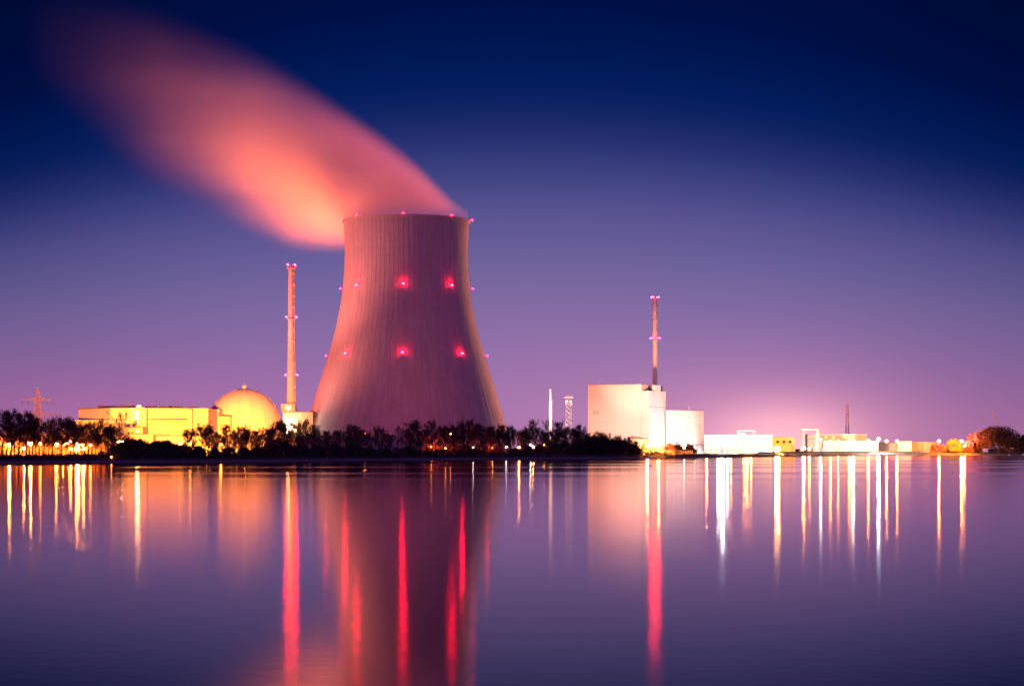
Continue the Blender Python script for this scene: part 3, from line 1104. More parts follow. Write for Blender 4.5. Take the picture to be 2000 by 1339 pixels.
Y = 1900.0
t_ = thing('gantry_crane', (PX(1582, Y), Y, 0), 'white portal gantry crane standing over the cream block by the quay', 'gantry crane')
ox = t_.location.x
for x0, x1 in ((1566, 1571), (1596.5, 1598.5)):
    m = MB()
    for yy in (0, 9):
        m.tube([(PX(x0 - 1.5, Y) - ox, yy, G), (PX(x1, Y) - ox, yy, PZ(839.5, Y))], [0.35, 0.35], 6)
        m.tube([(PX(x0 + 3.5, Y) - ox, yy, G), (PX(x1 + 0.5, Y) - ox, yy, PZ(839.5, Y))], [0.35, 0.35], 6)
    m.tube([(PX(x0 + 1, Y) - ox, 0, G + 3), (PX(x0 + 1, Y) - ox, 9, G + 3)], [0.3, 0.3], 5)
    m.build('leg', paint_w, t_)
bpart('bridge_girder', paint_w, t_, (1564, 1600, 837.8, 839.8), Y, 1.2)
bpart('bridge_girder', paint_w, t_, (1564, 1600, 837.8, 839.8), Y + 8, 1.2)
bpart('trolley', facade, t_, (1592.5, 1598, 836.6, 837.8), Y + 1.3, 6.5)

Y = 1916.0
t_ = thing('cream_block', (PX(1590, Y), Y, 0), 'cream floodlit block with a sloping end wall under the gantry crane', 'building')
m = MB()
x0, x1, x2 = (PX(q, Y) - t_.location.x for q in (1577, 1599, 1609))
z0, z1, z2 = PZ(848, Y), PZ(860, Y), G - 0.5
m.v += [(x0, 0, z2), (x2 - 1, 0, z2), (x2, 0, z1), (x1, 0, z1), (x1, 0, z0), (x0, 0, z0)]
m.v += [(a_, 14, c_) for a_, b_, c_ in m.v[:6]]
m.f += [(0, 1, 2, 3), (0, 3, 4, 5), (1, 7, 8, 2), (2, 8, 9, 3), (3, 9, 10, 4), (4, 10, 11, 5), (0, 5, 11, 6), (6, 9, 8, 7), (6, 11, 10, 9)]
m.mi += [0] * 9
m.build('wall', white, t_)
bpart('wall_joint', groove, t_, (1577.4, 1598.6, 856.4, 857), Y - 0.1, 0.2)
bpart('door', facade_dk, t_, (1583, 1588, 874, None), Y - 0.12, 0.3)

Y = 2150.0
t_ = thing('back_shed', (PX(1645, Y), Y, 0), 'long shed of upright orange-lit panels seen over the louvred hall', 'shed')
bpart('wall', tan, t_, (1600, 1693, 848.6, None), Y, 25)
bpart('panel_rib', facade_dk, t_, [(1603 + k * 5.6, 1603.8 + k * 5.6, 849, 862) for k in range(16)], Y - 0.3, 0.4)
bpart('skylight', facade, t_, (1611, 1615.5, 849.5, 856), Y - 0.35, 0.5)
bpart('skylight', facade, t_, (1625.5, 1631, 851, 858), Y - 0.35, 0.5)
bpart('roof_edge', steel, t_, (1599.6, 1693.4, 847.6, 848.6), Y - 0.4, 25.6)

Y = 2080.0
t_ = thing('louvred_hall', (PX(1660, Y), Y, 0), 'long low hall clad in horizontal louvres, lit by the row of lamp posts', 'industrial hall')
bpart('wall', facade, t_, (1605, 1715, 862, None), Y, 20)
bpart('louvre_band', steel, t_, [(1605.4, 1714.6, 864 + k * 2.7, 864.9 + k * 2.7) for k in range(8)], Y - 0.5, 0.5)
bpart('roof_edge', steel, t_, (1604.6, 1715.4, 861, 862), Y - 0.6, 20.6)
for xa in (1632, 1660, 1688):
    bpart('door', facade_dk, t_, (xa, xa + 4, 877, None), Y - 0.62, 0.3)

Y = 2120.0
t_ = thing('dark_store', (PX(1735, Y), Y, 0), 'dim reddish store building in the gap between the louvred hall and the cream cabin', 'building')
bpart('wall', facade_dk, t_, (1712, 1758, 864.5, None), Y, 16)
bpart('roof_edge', dark, t_, (1711.6, 1758.4, 863.6, 864.5), Y - 0.3, 16.6)
Y = 2085.0
t_ = thing('cream_cabin', (PX(1767, Y), Y, 0), 'small square cream cabin with a pale panel near the end of the quay', 'cabin')
bpart('wall', facade, t_, (1753.5, 1780, 862.4, None), Y, 12)
bpart('roof_edge', steel, t_, (1753.2, 1780.3, 861.6, 862.4), Y - 0.3, 12.6)
bpart('panel', white, t_, (1766, 1778.5, 866.4, 869.6), Y - 0.14, 0.4)
bpart('door', facade_dk, t_, (1757, 1760.5, 874, None), Y - 0.12, 0.3)
Y = 2110.0
t_ = thing('orange_wall', (PX(1801, Y), Y, 0), 'plain orange-lit boundary wall running from the cream cabin to the bushes', 'wall')
bpart('wall_panel', tan, t_, [(1781 + k * 7.2, 1787.9 + k * 7.2, 863.4, None) for k in range(7)], Y, 0.8)
bpart('coping', facade_dk, t_, (1780.8, 1831.5, 862.7, 863.4), Y - 0.2, 1.2)

# quay wall with a pale coping in front of the right-hand buildings
m = MB()
mc = MB()
px = 1480
while px < 1800:
    for mm, w0, w1, z0, z1 in ((m, 17.5, 26.0, G - 1.5, G + 0.9), (mc, 17.1, 20.0, G + 0.9, G + 1.25)):
        q = []
        for pp in (px, px + 20):
            YY = shoreY(pp)
            d = Vector(((pp - 1000) / F, 1, 0)).normalized()
            b0 = Vector((PX(pp, YY), YY, 0))
            q.append((b0 + d * w0, b0 + d * w1))
        (a0, a1), (b0, b1) = q
        U = Vector((0, 0, 1))
        mm.quad(a0 + U * z0, b0 + U * z0, b0 + U * z1, a0 + U * z1)
        mm.quad(a0 + U * z1, b0 + U * z1, b1 + U * z1, a1 + U * z1)
        mm.quad(b1 + U * z0, a1 + U * z0, a1 + U * z1, b1 + U * z1)
    px += 20
q = m.build('quay_wall', concrete)
tag(q, 'low concrete quay wall in front of the floodlit halls', 'quay wall')
mc.build('coping', white, q)

# crane boom, sign, cabin, cars, fence, buoys, duck
Y = 2260.0
t_ = thing('mobile_crane', (PX(1964, Y), Y, G), 'leaning crane boom poking up from behind the big bush', 'crane')
m = MB()
A, B = Vector((PX(1967, Y) - t_.location.x, 0, 2.5)), Vector((PX(1938.4, Y) - t_.location.x, 0, PZ(800.6, Y) - G))
ax = (B - A).normalized()
sd = Vector((0, 1, 0)).cross(ax).normalized()
for su in (-1, 1):
    for sv in (-1, 1):
        o0 = sd * 0.75 * su + Vector((0, 0.75 * sv, 0))
        m.tube([A + o0, B + o0 * 0.5], [0.2, 0.15], 4)
for k in range(22):
    f0, f1 = k / 22, (k + 1) / 22
    for sv in (-1, 1):
        o0 = Vector((0, 0.75 * sv, 0))
        m.tube([A.lerp(B, f0) + sd * 0.75 * (1 - 0.5 * f0) + o0, A.lerp(B, f1) - sd * 0.75 * (1 - 0.5 * f1) + o0], [0.13, 0.13], 3)
m.build('boom', pylon_m, t_)
m = MB()
m.box(A.x - 4.5, A.x + 3.5, -1.6, 1.6, 1.2, 2.6)
m.box(A.x - 2.0, A.x + 2.4, -1.5, 1.5, 2.6, 4.2)
m.build('body', tan, t_)
for xw in (-3.6, -1.6, 0.6, 2.6):
    m = MB()
    m.tube([(A.x + xw, -1.75, 0.6), (A.x + xw, 1.75, 0.6)], [0.62, 0.62], 14)
    m.build('wheel', dark, t_)

Y = shoreY(1924) + 9
t_ = thing('notice_board', (PX(1924.8, Y), Y, 1.5), 'pale square notice board on posts in front of the big bush', 'sign')
m = MB()
s_ = Y / F
m.box(-5.2 * s_, 5.2 * s_, -0.1, 0.1, PZ(882.5, Y) - 1.5, PZ(875.2, Y) - 1.5)
m.build('board', paint_w, t_)
for xx in (-3.6, 3.6):
    m = MB()
    m.tube([(xx * s_, 0.25, -0.5), (xx * s_, 0.25, PZ(875.6, Y) - 1.5)], [0.14, 0.14], 6)
    m.build('post', steel, t_)
Y = shoreY(1796) + 10
t_ = thing('raised_cabin', (PX(1796, Y), Y, 1.9), 'low white double cabin raised on short legs at the water edge', 'cabin')
s_ = Y / F
for xx in (-3.2, 2.6):
    m = MB()
    m.box((xx - 2.7) * s_, (xx + 2.7) * s_, 0, 2.4, PZ(884.4, Y) - 1.9, PZ(880.4, Y) - 1.9)
    m.build('cabin_box', paint_w, t_)
    for lx in (-1.8, 1.8):
        m = MB()
        m.tube([((xx + lx) * s_, 1.0, -0.4), ((xx + lx) * s_, 1.0, PZ(884.3, Y) - 1.9)], [0.16, 0.16], 6)
        m.build('leg', steel, t_)


def make_fence(name, p0, p1, zoff, label, n=44):
    a, b = Vector(p0), Vector(p1)
    t = thing(name, a, label, 'fence')
    d = b - a
    for k in range(n + 1):
        q = d * (k / n)
        m = MB()
        m.tube([q + Vector((0, 0, -0.4)), q + Vector((0, 0, 2.3))], [0.13, 0.13], 5)
        m.tube([q + Vector((0, 0, 2.3)), q + Vector((0, -0.35, 2.65))], [0.1, 0.1], 5)
        m.build('post', paint_w, t)
    m = MB()
    for z in (0.25, 1.2, 2.2):
        m.tube([Vector((0, -0.1, z)), d + Vector((0, -0.1, z))], [0.035, 0.035], 4)
    m.build('rail', steel, t)


make_fence('wire_fence', (PX(1178, shoreY(1178) + 14), shoreY(1178) + 14, G), (PX(1352, shoreY(1352) + 14), shoreY(1352) + 14, G), 0, 'row of pale fence posts along the bank below the pale reactor block', 46)


def buoy(px, py, label, r):
    Yb = F * H / (py - YH)
    t = thing('buoy', (PX(px, Yb), Yb, 0), label, 'buoy', 'small pale buoys by the far bank')
    m = MB()
    m.lathe([(0.05, -0.6), (r, -0.2), (r, 0.35), (0.3 * r, 1.0), (0.18 * r, 1.7), (0.02, 1.8)], 12)
    m.build('float', paint_w, t, True)
    m = MB()
    m.lathe([(r * 1.04, 0.0), (r * 1.04, 0.22)], 12)
    m.build('band', dark, t)


buoy(1971, 889, 'pointed pale buoy below the big bush', 1.1)
buoy(1998.5, 888.6, 'small pale buoy at the very edge of the view', 1.0)

Yd = F * H / (910.3 - YH)
t_ = thing('duck', (PX(1269, Yd), Yd, 0), 'lone dark duck swimming on the calm water', 'duck', rz=0.2)
bm_v = [(-0.42, 0, 0.10), (-0.22, 0, 0.09), (0.0, 0, 0.10), (0.20, 0, 0.12), (0.29, 0, 0.26), (0.32, 0, 0.38), (0.40, 0, 0.40), (0.52, 0, 0.375)]
bm_r = [0.05, 0.15, 0.19, 0.14, 0.065, 0.075, 0.06, 0.025]
me = bpy.data.meshes.new('body')
me.from_pydata(bm_v, [(k, k + 1) for k in range(len(bm_v) - 1)], [])
o = bpy.data.objects.new('body', me)
COL.objects.link(o)
o.parent = t_
o.scale = (1.7, 1.7, 1.7)
sk = o.modifiers.new('skin', 'SKIN')
for v_, r_ in zip(me.skin_vertices[0].data, bm_r):
    v_.radius = (r_, r_)
me.skin_vertices[0].data[2].use_root = True
o.modifiers.new('sub', 'SUBSURF').render_levels = 2
me.materials.append(dark)

# ------------------------------------------------------------------ trees and shrubs
def rand_perp(rg, d):
    a = Vector((rg.uniform(-1, 1), rg.uniform(-1, 1), rg.uniform(-1, 1)))
    return d.cross(a).normalized()


def limb(m, rg, p, d, ln, r0, r1, segs, n, curl=0.18, lift=0.06):
    pts, d = [Vector(p)], Vector(d)
    for k in range(segs):
        d = (d + rand_perp(rg, d) * rg.uniform(0, curl) + Vector((0, 0, lift))).normalized()
        pts.append(pts[-1] + d * ln / segs)
    m.tube(pts, [r0 + (r1 - r0) * k / segs for k in range(segs + 1)], n, False)
    return pts, d


def leaf_clump(m, rg, c, rad, cnt, size, mi):
    for _ in range(cnt):
        q = c + Vector((rg.gauss(0, 1), rg.gauss(0, 1), rg.gauss(0, 0.8))) * rad * 0.5
        u = Vector((rg.uniform(-1, 1), rg.uniform(-1, 1), rg.uniform(-1, 1))).normalized()
        v_ = rand_perp(rg, u)
        s1, s2 = size * rg.uniform(0.6, 1.3), size * rg.uniform(0.4, 0.9)
        m.quad(q - u * s1, q + v_ * s2, q + u * s1, q - v_ * s2, mi)


def tree_proto(seed, h, width, clear=0.3, limbs=13, subs=6, tw=6, leaves=0, lsize=0.35, lrad=1.2, lmi=1, multi=1, fan=0.5, tr=0.02, tilt=1.0):
    """returns (trunk MB, crown MB) of a tree of height h and crown half width `width`"""
    rg = random.Random(seed)
    T, C = MB(), MB()
    for s in range(multi):
        base = Vector((rg.uniform(-1, 1), rg.uniform(-1, 1), 0)) * (0.0 if multi == 1 else width * 0.25)
        lean = Vector((rg.uniform(-0.08, 0.08), rg.uniform(-0.08, 0.08), 1)) if multi == 1 else Vector((base.x / width * 1.2, base.y / width * 1.2, 1))
        r0 = h * tr / math.sqrt(multi)
        th = h * rg.uniform(0.80, 0.9)
        base.z = -0.4
        pts, d = limb(T, rg, base, lean.normalized(), th, r0, r0 * 0.18, 7, 7, 0.10, 0.03)
        for k in range(limbs):
            f = clear + (0.99 - clear) * (k + rg.random() * 0.8) / limbs
            fi = min(f * 7, 6.999)
            i = int(fi)
            p = pts[i].lerp(pts[i + 1], fi - i)
            az_ = k * 2.4 + rg.uniform(-0.5, 0.5)
            rise = fan + 0.9 * f * tilt + rg.uniform(-0.15, 0.2)
            dd = Vector((math.cos(az_), math.sin(az_), rise)).normalized()
            env = math.sin(math.pi * min(1.0, max(0.08, (f - clear) / (1.02 - clear) * 0.78 + 0.2))) ** 0.6
            ln = width * (0.75 + 0.5 * rg.random()) * env * 1.15
            rl = r0 * (1 - f * 0.8) * 0.42 + 0.03
            lp, ld = limb(C, rg, p, dd, ln, rl, rl * 0.3, 4, 5, 0.25, 0.08)
            for q in range(subs):
                g = 0.25 + 0.75 * (q + rg.random()) / subs
                gi = min(g * 4, 3.999)
                b = lp[int(gi)].lerp(lp[int(gi) + 1], gi - int(gi))
                sd_ = (ld + rand_perp(rg, ld) * rg.uniform(0.5, 1.1) + Vector((0, 0, 0.35))).normalized()
                sl = ln * rg.uniform(0.28, 0.5)
                sp, sdd = limb(C, rg, b, sd_, sl, rl * 0.32 + 0.02, 0.03, 3, 3, 0.3, 0.08)
                for w_ in range(tw):
                    e = sp[min(3, 1 + int(w_ * 3 / tw))].lerp(sp[min(3, 1 + w_ % 3)], rg.random())
                    td = (sdd + rand_perp(rg, sdd) * rg.uniform(0.3, 1.2) + Vector((0, 0, 0.25))).normalized()
                    limb(C, rg, e, td, rg.uniform(0.9, 2.2) * h / 20.0, 0.085, 0.035, 2, 3, 0.4, 0.05)
                if leaves:
                    for c in range(2):
                        leaf_clump(C, rg, sp[2 + c % 2] + Vector((rg.uniform(-1, 1), rg.uniform(-1, 1), rg.uniform(-1, 1))) * 0.6, lrad, leaves, lsize, lmi)
    return T, C


def blob_proto(seed, h, width, n=2600, size=0.32, lmi=1, weep=False):
    """a leafy shrub or round tree: short stems, leaves clustered over an uneven volume of lobes"""
    rg = random.Random(seed)
    T, C = MB(), MB()
    for k in range(6):
        a = k * 1.05 + rg.random()
        limb(T, rg, (0.3 * math.cos(a), 0.3 * math.sin(a), -0.4), Vector((math.cos(a) * 0.7, math.sin(a) * 0.7, 1)).normalized(), h * 0.75, 0.02 * h, 0.03, 5, 5, 0.2, 0.02)
    lobes = []
    for k in range(26):
        a, f = rg.uniform(0, 2 * math.pi), rg.random()
        zz = h * (0.12 + 0.72 * f)
        rr = width * math.sqrt(max(0.05, 1 - (max(0, f - 0.25) / 0.8) ** 2)) * (0.35 + 0.65 * rg.random()) * 0.75
        lobes.append((Vector((rr * math.cos(a), rr * math.sin(a), zz)), width * rg.uniform(0.22, 0.42)))
    lobes.append((Vector((0, 0, h * 0.82)), width * 0.4))
    for _ in range(n):
        c, r = rg.choice(lobes)
        d = Vector((rg.gauss(0, 1), rg.gauss(0, 1), rg.gauss(0, 1))).normalized()
        q = c + d * r * rg.random() ** 0.35
        if q.z < 0:
            q.z = rg.random() * h * 0.2
        u = Vector((rg.gauss(0, 1), rg.gauss(0, 1), -2.2 if weep else rg.gauss(0, 1))).normalized()
        v_ = rand_perp(rg, u)
        s1, s2 = size * rg.uniform(0.6, 1.4), size * rg.uniform(0.4, 0.8)
        if weep:
            s1 *= 1.8
        C.quad(q - u * s1, q + v_ * s2, q + u * s1, q - v_ * s2, lmi)
    for _ in range(60):
        c, r = rg.choice(lobes)
        d = Vector((rg.gauss(0, 1), rg.gauss(0, 1), abs(rg.gauss(0, 1)))).normalized()
        limb(C, rg, c + d * r * 0.6, d, r * 0.9, 0.04, 0.02, 2, 3, 0.3, 0.05)
    return T, C


LEAFM = {1: leaf_d, 2: leaf_g, 3: leaf_r}
PROTO = {}


def proto(key, make, h, lm=leaf_d):
    T, C = make
    PROTO[key] = (T, C, h, lm, [])


for s in range(5):
    proto('tall%d' % s, tree_proto(10 + s, 22, 5.2, 0.26, 17, 7, 7, leaves=1, lsize=0.24, lrad=1.7), 22)
for s in range(4):
    proto('broad%d' % s, tree_proto(30 + s, 20, 7.0, 0.25, 18, 8, 7, fan=0.35, leaves=1, lsize=0.24, lrad=1.8), 20)
for s in range(3):
    proto('thin%d' % s, tree_proto(50 + s, 20, 3.2, 0.35, 11, 4, 5, fan=0.8), 20)
for s in range(3):
    proto('ivy%d' % s, tree_proto(70 + s, 18, 5.4, 0.22, 14, 6, 4, leaves=13, lsize=0.32, lrad=1.9), 18)
for s in range(2):
    proto('open%d' % s, tree_proto(90 + s, 24, 8.0, 0.30, 13, 5, 5, fan=0.42, tr=0.016), 24)
for s in range(3):
    proto('multi%d' % s, tree_proto(110 + s, 13, 4.2, 0.2, 9, 4, 5, multi=4), 13)
for s in range(3):
    proto('shrub%d' % s, blob_proto(130 + s, 6.0, 4.0), 6)
for s in range(2):
    proto('brown%d' % s, blob_proto(150 + s, 6.0, 4.2, 2600, 0.34, 3), 6, leaf_r)
proto('yellow0', blob_proto(170, 14.0, 9.5, 5200, 0.50, 2), 14, leaf_g)
proto('willow0', blob_proto(180, 26.0, 17.0, 20000, 0.42, 3, True), 26, leaf_r)


def plant(key, px, top, off, label, group=None, name='bare_tree', wf=1.0, rgs=0, cat='tree', base=G):
    rg = random.Random(int(px * 7 + top) + rgs)
    Yp = shoreY(px) + off
    T, C, h0, lm, cache = PROTO[key]
    h = PZ(top, Yp) - base
    if cat == 'tree' and name == 'bare_tree':
        h *= 1.07                                           # the topmost twig stands above the visible crown
    root = thing(name, (PX(px, Yp), Yp, base), label, cat, group, rg.uniform(0, 6.28))
    s = h / (h0 * 0.985)
    root.scale = (s * wf, s * wf, s)
    if not cache:
        t = T.build('trunk' if cat == 'tree' else 'stems', bark, root, True)
        c = C.build('crown' if cat == 'tree' else 'foliage', [twig, lm, lm, lm], root)
        zmax = max(v.co.z for v in c.data.vertices)
        cache += [t, c, zmax]
        PROTO[key] = (T, C, zmax, lm, cache)
        s = h / zmax
        root.scale = (s * wf, s * wf, s)
    else:
        for src in cache[:2]:
            c = src.copy()
            COL.objects.link(c)
            c.parent = root
        s = h / cache[2]
        root.scale = (s * wf, s * wf, s)
    return root


TB = 'bare trees along the far bank'
SB = 'shrubs along the far bank'
K = {'t': 'tall', 'b': 'broad', 'n': 'thin', 'i': 'ivy', 'o': 'open', 'm': 'multi'}
DESC = {'t': 'tall bare tree', 'b': 'broad-crowned bare tree', 'n': 'thin wispy bare tree', 'i': 'dense dark tree', 'o': 'spreading bare tree with open limbs', 'm': 'low many-stemmed tree'}
ORD = ['leftmost', 'second-from-left', 'third-from-left', 'fourth-from-left', 'fifth-from-left', 'sixth-from-left', 'seventh-from-left', 'eighth-from-left', 'ninth-from-left', 'tenth-from-left', 'eleventh-from-left', 'twelfth-from-left']
ZONES = [  # (where it stands, trees as (column, top row, kind, metres behind the water line))
    ('before the power pylon', [(4, 801, 't', 24), (21, 800, 't', 30), (35, 802, 't', 22), (50, 804, 't', 34), (63, 812, 't', 26)]),
    ('between the power pylon and turbine hall', [(86, 824, 't', 26), (103, 817, 't', 30), (120, 815, 'i', 24), (137, 817, 'i', 32), (146, 824, 't', 24), (165, 827, 't', 30), (179, 822, 't', 22)]),
    ('before the dim end of the turbine hall', [(199, 818, 't', 30), (212, 829, 'i', 26), (236, 803, 'o', 24), (224, 838, 'n', 34)]),
    ('before the bright end of the turbine hall', [(372, 838, 'i', 30), (393, 822, 'b', 26), (408, 832, 'i', 32)]),
    ('silhouetted against the round annex and the dome', [(433, 836, 'n', 36), (447, 829, 't', 30), (470, 828, 'b', 34), (481, 835, 'i', 28), (497, 838, 't', 34), (511, 834, 'n', 30), (525, 835, 't', 26), (541, 822, 'i', 28), (552, 823, 'i', 34)]),
    ('between the tall stack and cooling tower', [(575, 817, 'b', 40), (592, 818, 'b', 34), (612, 828, 't', 28), (628, 840, 'n', 36), (641, 843, 't', 30), (656, 841, 't', 34)]),
    ('against the lower left of the cooling tower', [(689, 828, 'i', 26), (703, 838, 'i', 32), (741, 828, 'b', 30), (776, 831, 'n', 28), (729, 846, 'n', 38), (761, 846, 't', 34)]),
    ('against the middle of the cooling tower', [(810, 822, 'i', 26), (845, 820, 't', 30), (834, 838, 't', 26), (860, 832, 't', 36), (878, 827, 'b', 28), (893, 832, 't', 34)]),
    ('against the lower right of the cooling tower', [(914, 813, 'b', 28), (901, 822, 't', 36), (932, 826, 'i', 30), (951, 832, 'i', 34), (968, 833, 'b', 28), (983, 829, 't', 36)]),
    ('between the cooling tower and white chimney', [(998, 831, 't', 30), (1012, 836, 'b', 36), (1024, 841, 'i', 28), (1040, 819, 't', 42), (1053, 836, 't', 30), (1063, 822, 'n', 46), (1068, 842, 'i', 32)]),
    ('between the white chimney and reactor block', [(1087, 820, 't', 44), (1095, 842, 'i', 30), (1114, 831, 'b', 36), (1125, 838, 'i', 28), (1136, 829, 't', 40), (1148, 845, 't', 30)]),
    ('below the reactor block', [(1158, 843, 'b', 30), (1172, 842, 'i', 34), (1188, 846, 'b', 28), (1203, 850, 'i', 32), (1218, 853, 'b', 30), (1231, 856, 'b', 34), (1242, 861, 'i', 30)]),
]
cnt = {k: 0 for k in K}
nv = {'t': 5, 'b': 4, 'n': 3, 'i': 3, 'o': 2, 'm': 3}
for where, lst in ZONES:
    lst = sorted(lst)
    per = {}
    for px, top, k, off in lst:
        per.setdefault(k, []).append(px)
    for px, top, k, off in lst:
        if len(per[k]) == 1:
            lab = 'the only %s %s' % (DESC[k], where)
        else:
            lab = '%s %s %s' % (ORD[per[k].index(px)], DESC[k], where)
        key = K[k] + str(cnt[k] % nv[k])
        cnt[k] += 1
        plant(key, px, top, off, lab, TB, wf={'i': 1.1, 't': 1.0}.get(k, 1.0))
YOUNG = [('before the power pylon', (-6, 12, 28, 43, 57, 70, 78)), ('between the power pylon and turbine hall', (94, 111, 129, 151, 159, 172, 186)), ('before the turbine hall', (193, 206, 219, 229, 381, 401)),
         ('below the dome', (424, 440, 459, 476, 490, 504, 518, 534, 560)), ('between the tall stack and cooling tower', (583, 602, 620, 634, 649, 663)), ('below the cooling tower', (676, 697, 718, 751, 784, 797, 822, 852, 869, 886, 906, 924, 942, 960, 976)),
         ('between the cooling tower and white chimney', (991, 1005, 1018, 1032, 1047, 1058, 1074)), ('between the white chimney and reactor block', (1082, 1091, 1105, 1119, 1131, 1143)), ('below the reactor block', (1153, 1165, 1180, 1196, 1211, 1225))]
ry = random.Random(404)
yc = 0
for where, pxs in YOUNG:
    for i, px in enumerate(pxs):
        top = {0: 822, 1: 832, 2: 838, 3: 842, 4: 840, 5: 842, 6: 838, 7: 840, 8: 856}[[q[0] for q in YOUNG].index(where)] + ry.uniform(-6, 6)
        plant(('tall%d' % (yc % 5)) if yc % 3 else ('thin%d' % (yc % 3)), px, top, ry.uniform(18, 42), '%s slim young tree %s' % ((ORD + ['thirteenth-from-left', 'fourteenth-from-left', 'fifteenth-from-left'])[i], where), TB, wf=ry.uniform(0.8, 1.15), rgs=yc)
        yc += 1
# second rows of slight trees and shrubs behind the lamps
where = 'in the lamp glow behind the front row of trees'
lst = [(-4, 842), (13, 838), (29, 845), (42, 838), (57, 843), (70, 840), (83, 846), (97, 840), (112, 846), (127, 839), (143, 845), (157, 840), (171, 848), (187, 843)]
for i, (px, top) in enumerate(lst):
    plant('multi%d' % (i % 3), px, top, 78 + 9 * (i % 3), '%s low many-stemmed tree %s' % ((ORD + ['thirteenth-from-left', 'fourteenth-from-left'])[i], where), TB, name='bare_tree')
where = 'in the reddish glow under the cooling tower'
for i, (px, top) in enumerate([(842, 846), (856, 850), (868, 846), (884, 849), (899, 846), (915, 850), (946, 848), (960, 846), (974, 849), (988, 846)]):
    plant('multi%d' % (i % 3), px, top, 62 + 9 * (i % 3), '%s low many-stemmed tree %s' % (ORD[i], where), TB, name='bare_tree')
where = 'in the yellow glow below the dome'
for i, (px, top) in enumerate([(420, 846), (440, 848), (458, 845), (474, 848), (490, 845), (505, 849), (520, 846), (535, 848), (585, 850), (600, 846)]):
    plant('multi%d' % (i % 3), px, top, 66 + 9 * (i % 3), '%s low many-stemmed tree %s' % (ORD[i], where), TB, name='bare_tree')

where = 'added to catch the lamp glow under the bare trees'  # bushes added so that an orange glow shows behind the trunks
for i, px in enumerate((2, 24, 47, 68, 92, 116, 137, 158, 178, 198)):
    plant('brown%d' % (i % 2), px, 848 + (i * 7) % 8, 66 + 6 * (i % 3), '%s brown bush %s' % (ORD[i], where), 'brown bushes added to catch the lamp glow', 'bush', 1.2, cat='bush')
where = 'added to catch the reddish glow below the cooling tower'  # bushes added to carry the reddish glow behind the trunks
for i, px in enumerate((836, 852, 868, 884, 900, 916, 940, 958, 976)):
    plant('brown%d' % (i % 2), px, 860 + (i * 5) % 6, 68 + 6 * (i % 3), '%s brown bush %s' % (ORD[i], where), 'brown bushes added to catch the lamp glow', 'bush', 1.0, cat='bush')
SH = [('below the turbine hall', [(222, 868, 20), (240, 857, 22), (256, 851, 30), (272, 854, 24), (290, 858, 28), (308, 858, 24), (325, 856, 30), (343, 861, 24), (360, 866, 22)]),
      ('below the dome', [(388, 868, 20), (420, 872, 20), (446, 870, 22), (476, 872, 20), (503, 868, 22), (530, 862, 24), (556, 858, 26)]),
      ('below the cooling tower', [(590, 862, 24), (622, 866, 22), (655, 866, 24), (690, 862, 22), (722, 872, 20), (756, 874, 20), (800, 866, 22), (835, 878, 20), (925, 876, 20)]),
      ('between the cooling tower and the reactor block', [(1005, 872, 22), (1030, 868, 24), (1055, 866, 24), (1078, 858, 26), (1102, 860, 26), (1128, 858, 26)]),
      ('below the reactor block', [(1146, 852, 22), (1160, 850, 26), (1173, 850, 22), (1187, 852, 26), (1200, 855, 22), (1214, 858, 26), (1227, 861, 22), (1239, 866, 24)])]
k = 0
for where, lst in SH:
    for i, (px, top, off) in enumerate(lst):
        plant('shrub%d' % (k % 3), px, top, off, '%s dark rounded shrub %s' % (ORD[i], where), SB, 'shrub', 1.25, cat='shrub')
        k += 1
where = 'between the reactor block and the white annex'
for i, (px, top, off) in enumerate([(1258, 864, 42), (1276, 869, 40), (1293, 866, 46), (1308, 863, 44), (1322, 861, 48), (1338, 861, 44), (1350, 864, 42)]):
    plant('brown%d' % (i % 2), px, top, off, '%s orange-lit bush %s' % (ORD[i], where), 'lit bushes at the fence', 'bush', 1.0, cat='bush')
for i, (px, top, off, wf, lab) in enumerate([(1826, 861, 38, 0.9, 'reddish bush beside the end of the orange wall'), (1841, 866, 34, 0.9, 'low orange bush just before the round yellow tree')]):
    plant('brown%d' % (i % 2), px, top, off, lab, 'lit bushes at the fence', 'bush', wf, cat='bush')
plant('yellow0', 1862, 853.5, 44, 'round tree lit bright yellow by the lamp beside it', None, 'leafy_tree', 1.12)
plant('brown0', 1893, 855, 46, 'orange-lit leafy tree between the round yellow tree and the biggest tree', None, 'leafy_tree', 0.9, cat='tree')
plant('willow0', 1950, 826.5, 56, 'largest dark dome-shaped tree with drooping foliage below the crane boom', None, 'leafy_tree', 2.3)
plant('willow0', 2010, 842, 60, 'reddish leafy tree cut off by the edge of the view', None, 'leafy_tree', 1.4)

# reeds and brambles along the bank: one mass that nobody could count
m = MB()
rg = random.Random(77)
UND = [(-30, 885), (190, 881), (215, 869), (340, 866), (420, 870), (500, 866), (560, 861), (700, 864), (830, 871), (990, 873), (1060, 867), (1180, 862), (1250, 873), (1360, 886), (1800, 887.5), (2040, 886)]


def und_top(px):
    for (a, ya), (b, yb) in zip(UND, UND[1:]):
        if a <= px <= b:
            return ya + (yb - ya) * (px - a) / (b - a)
    return 887


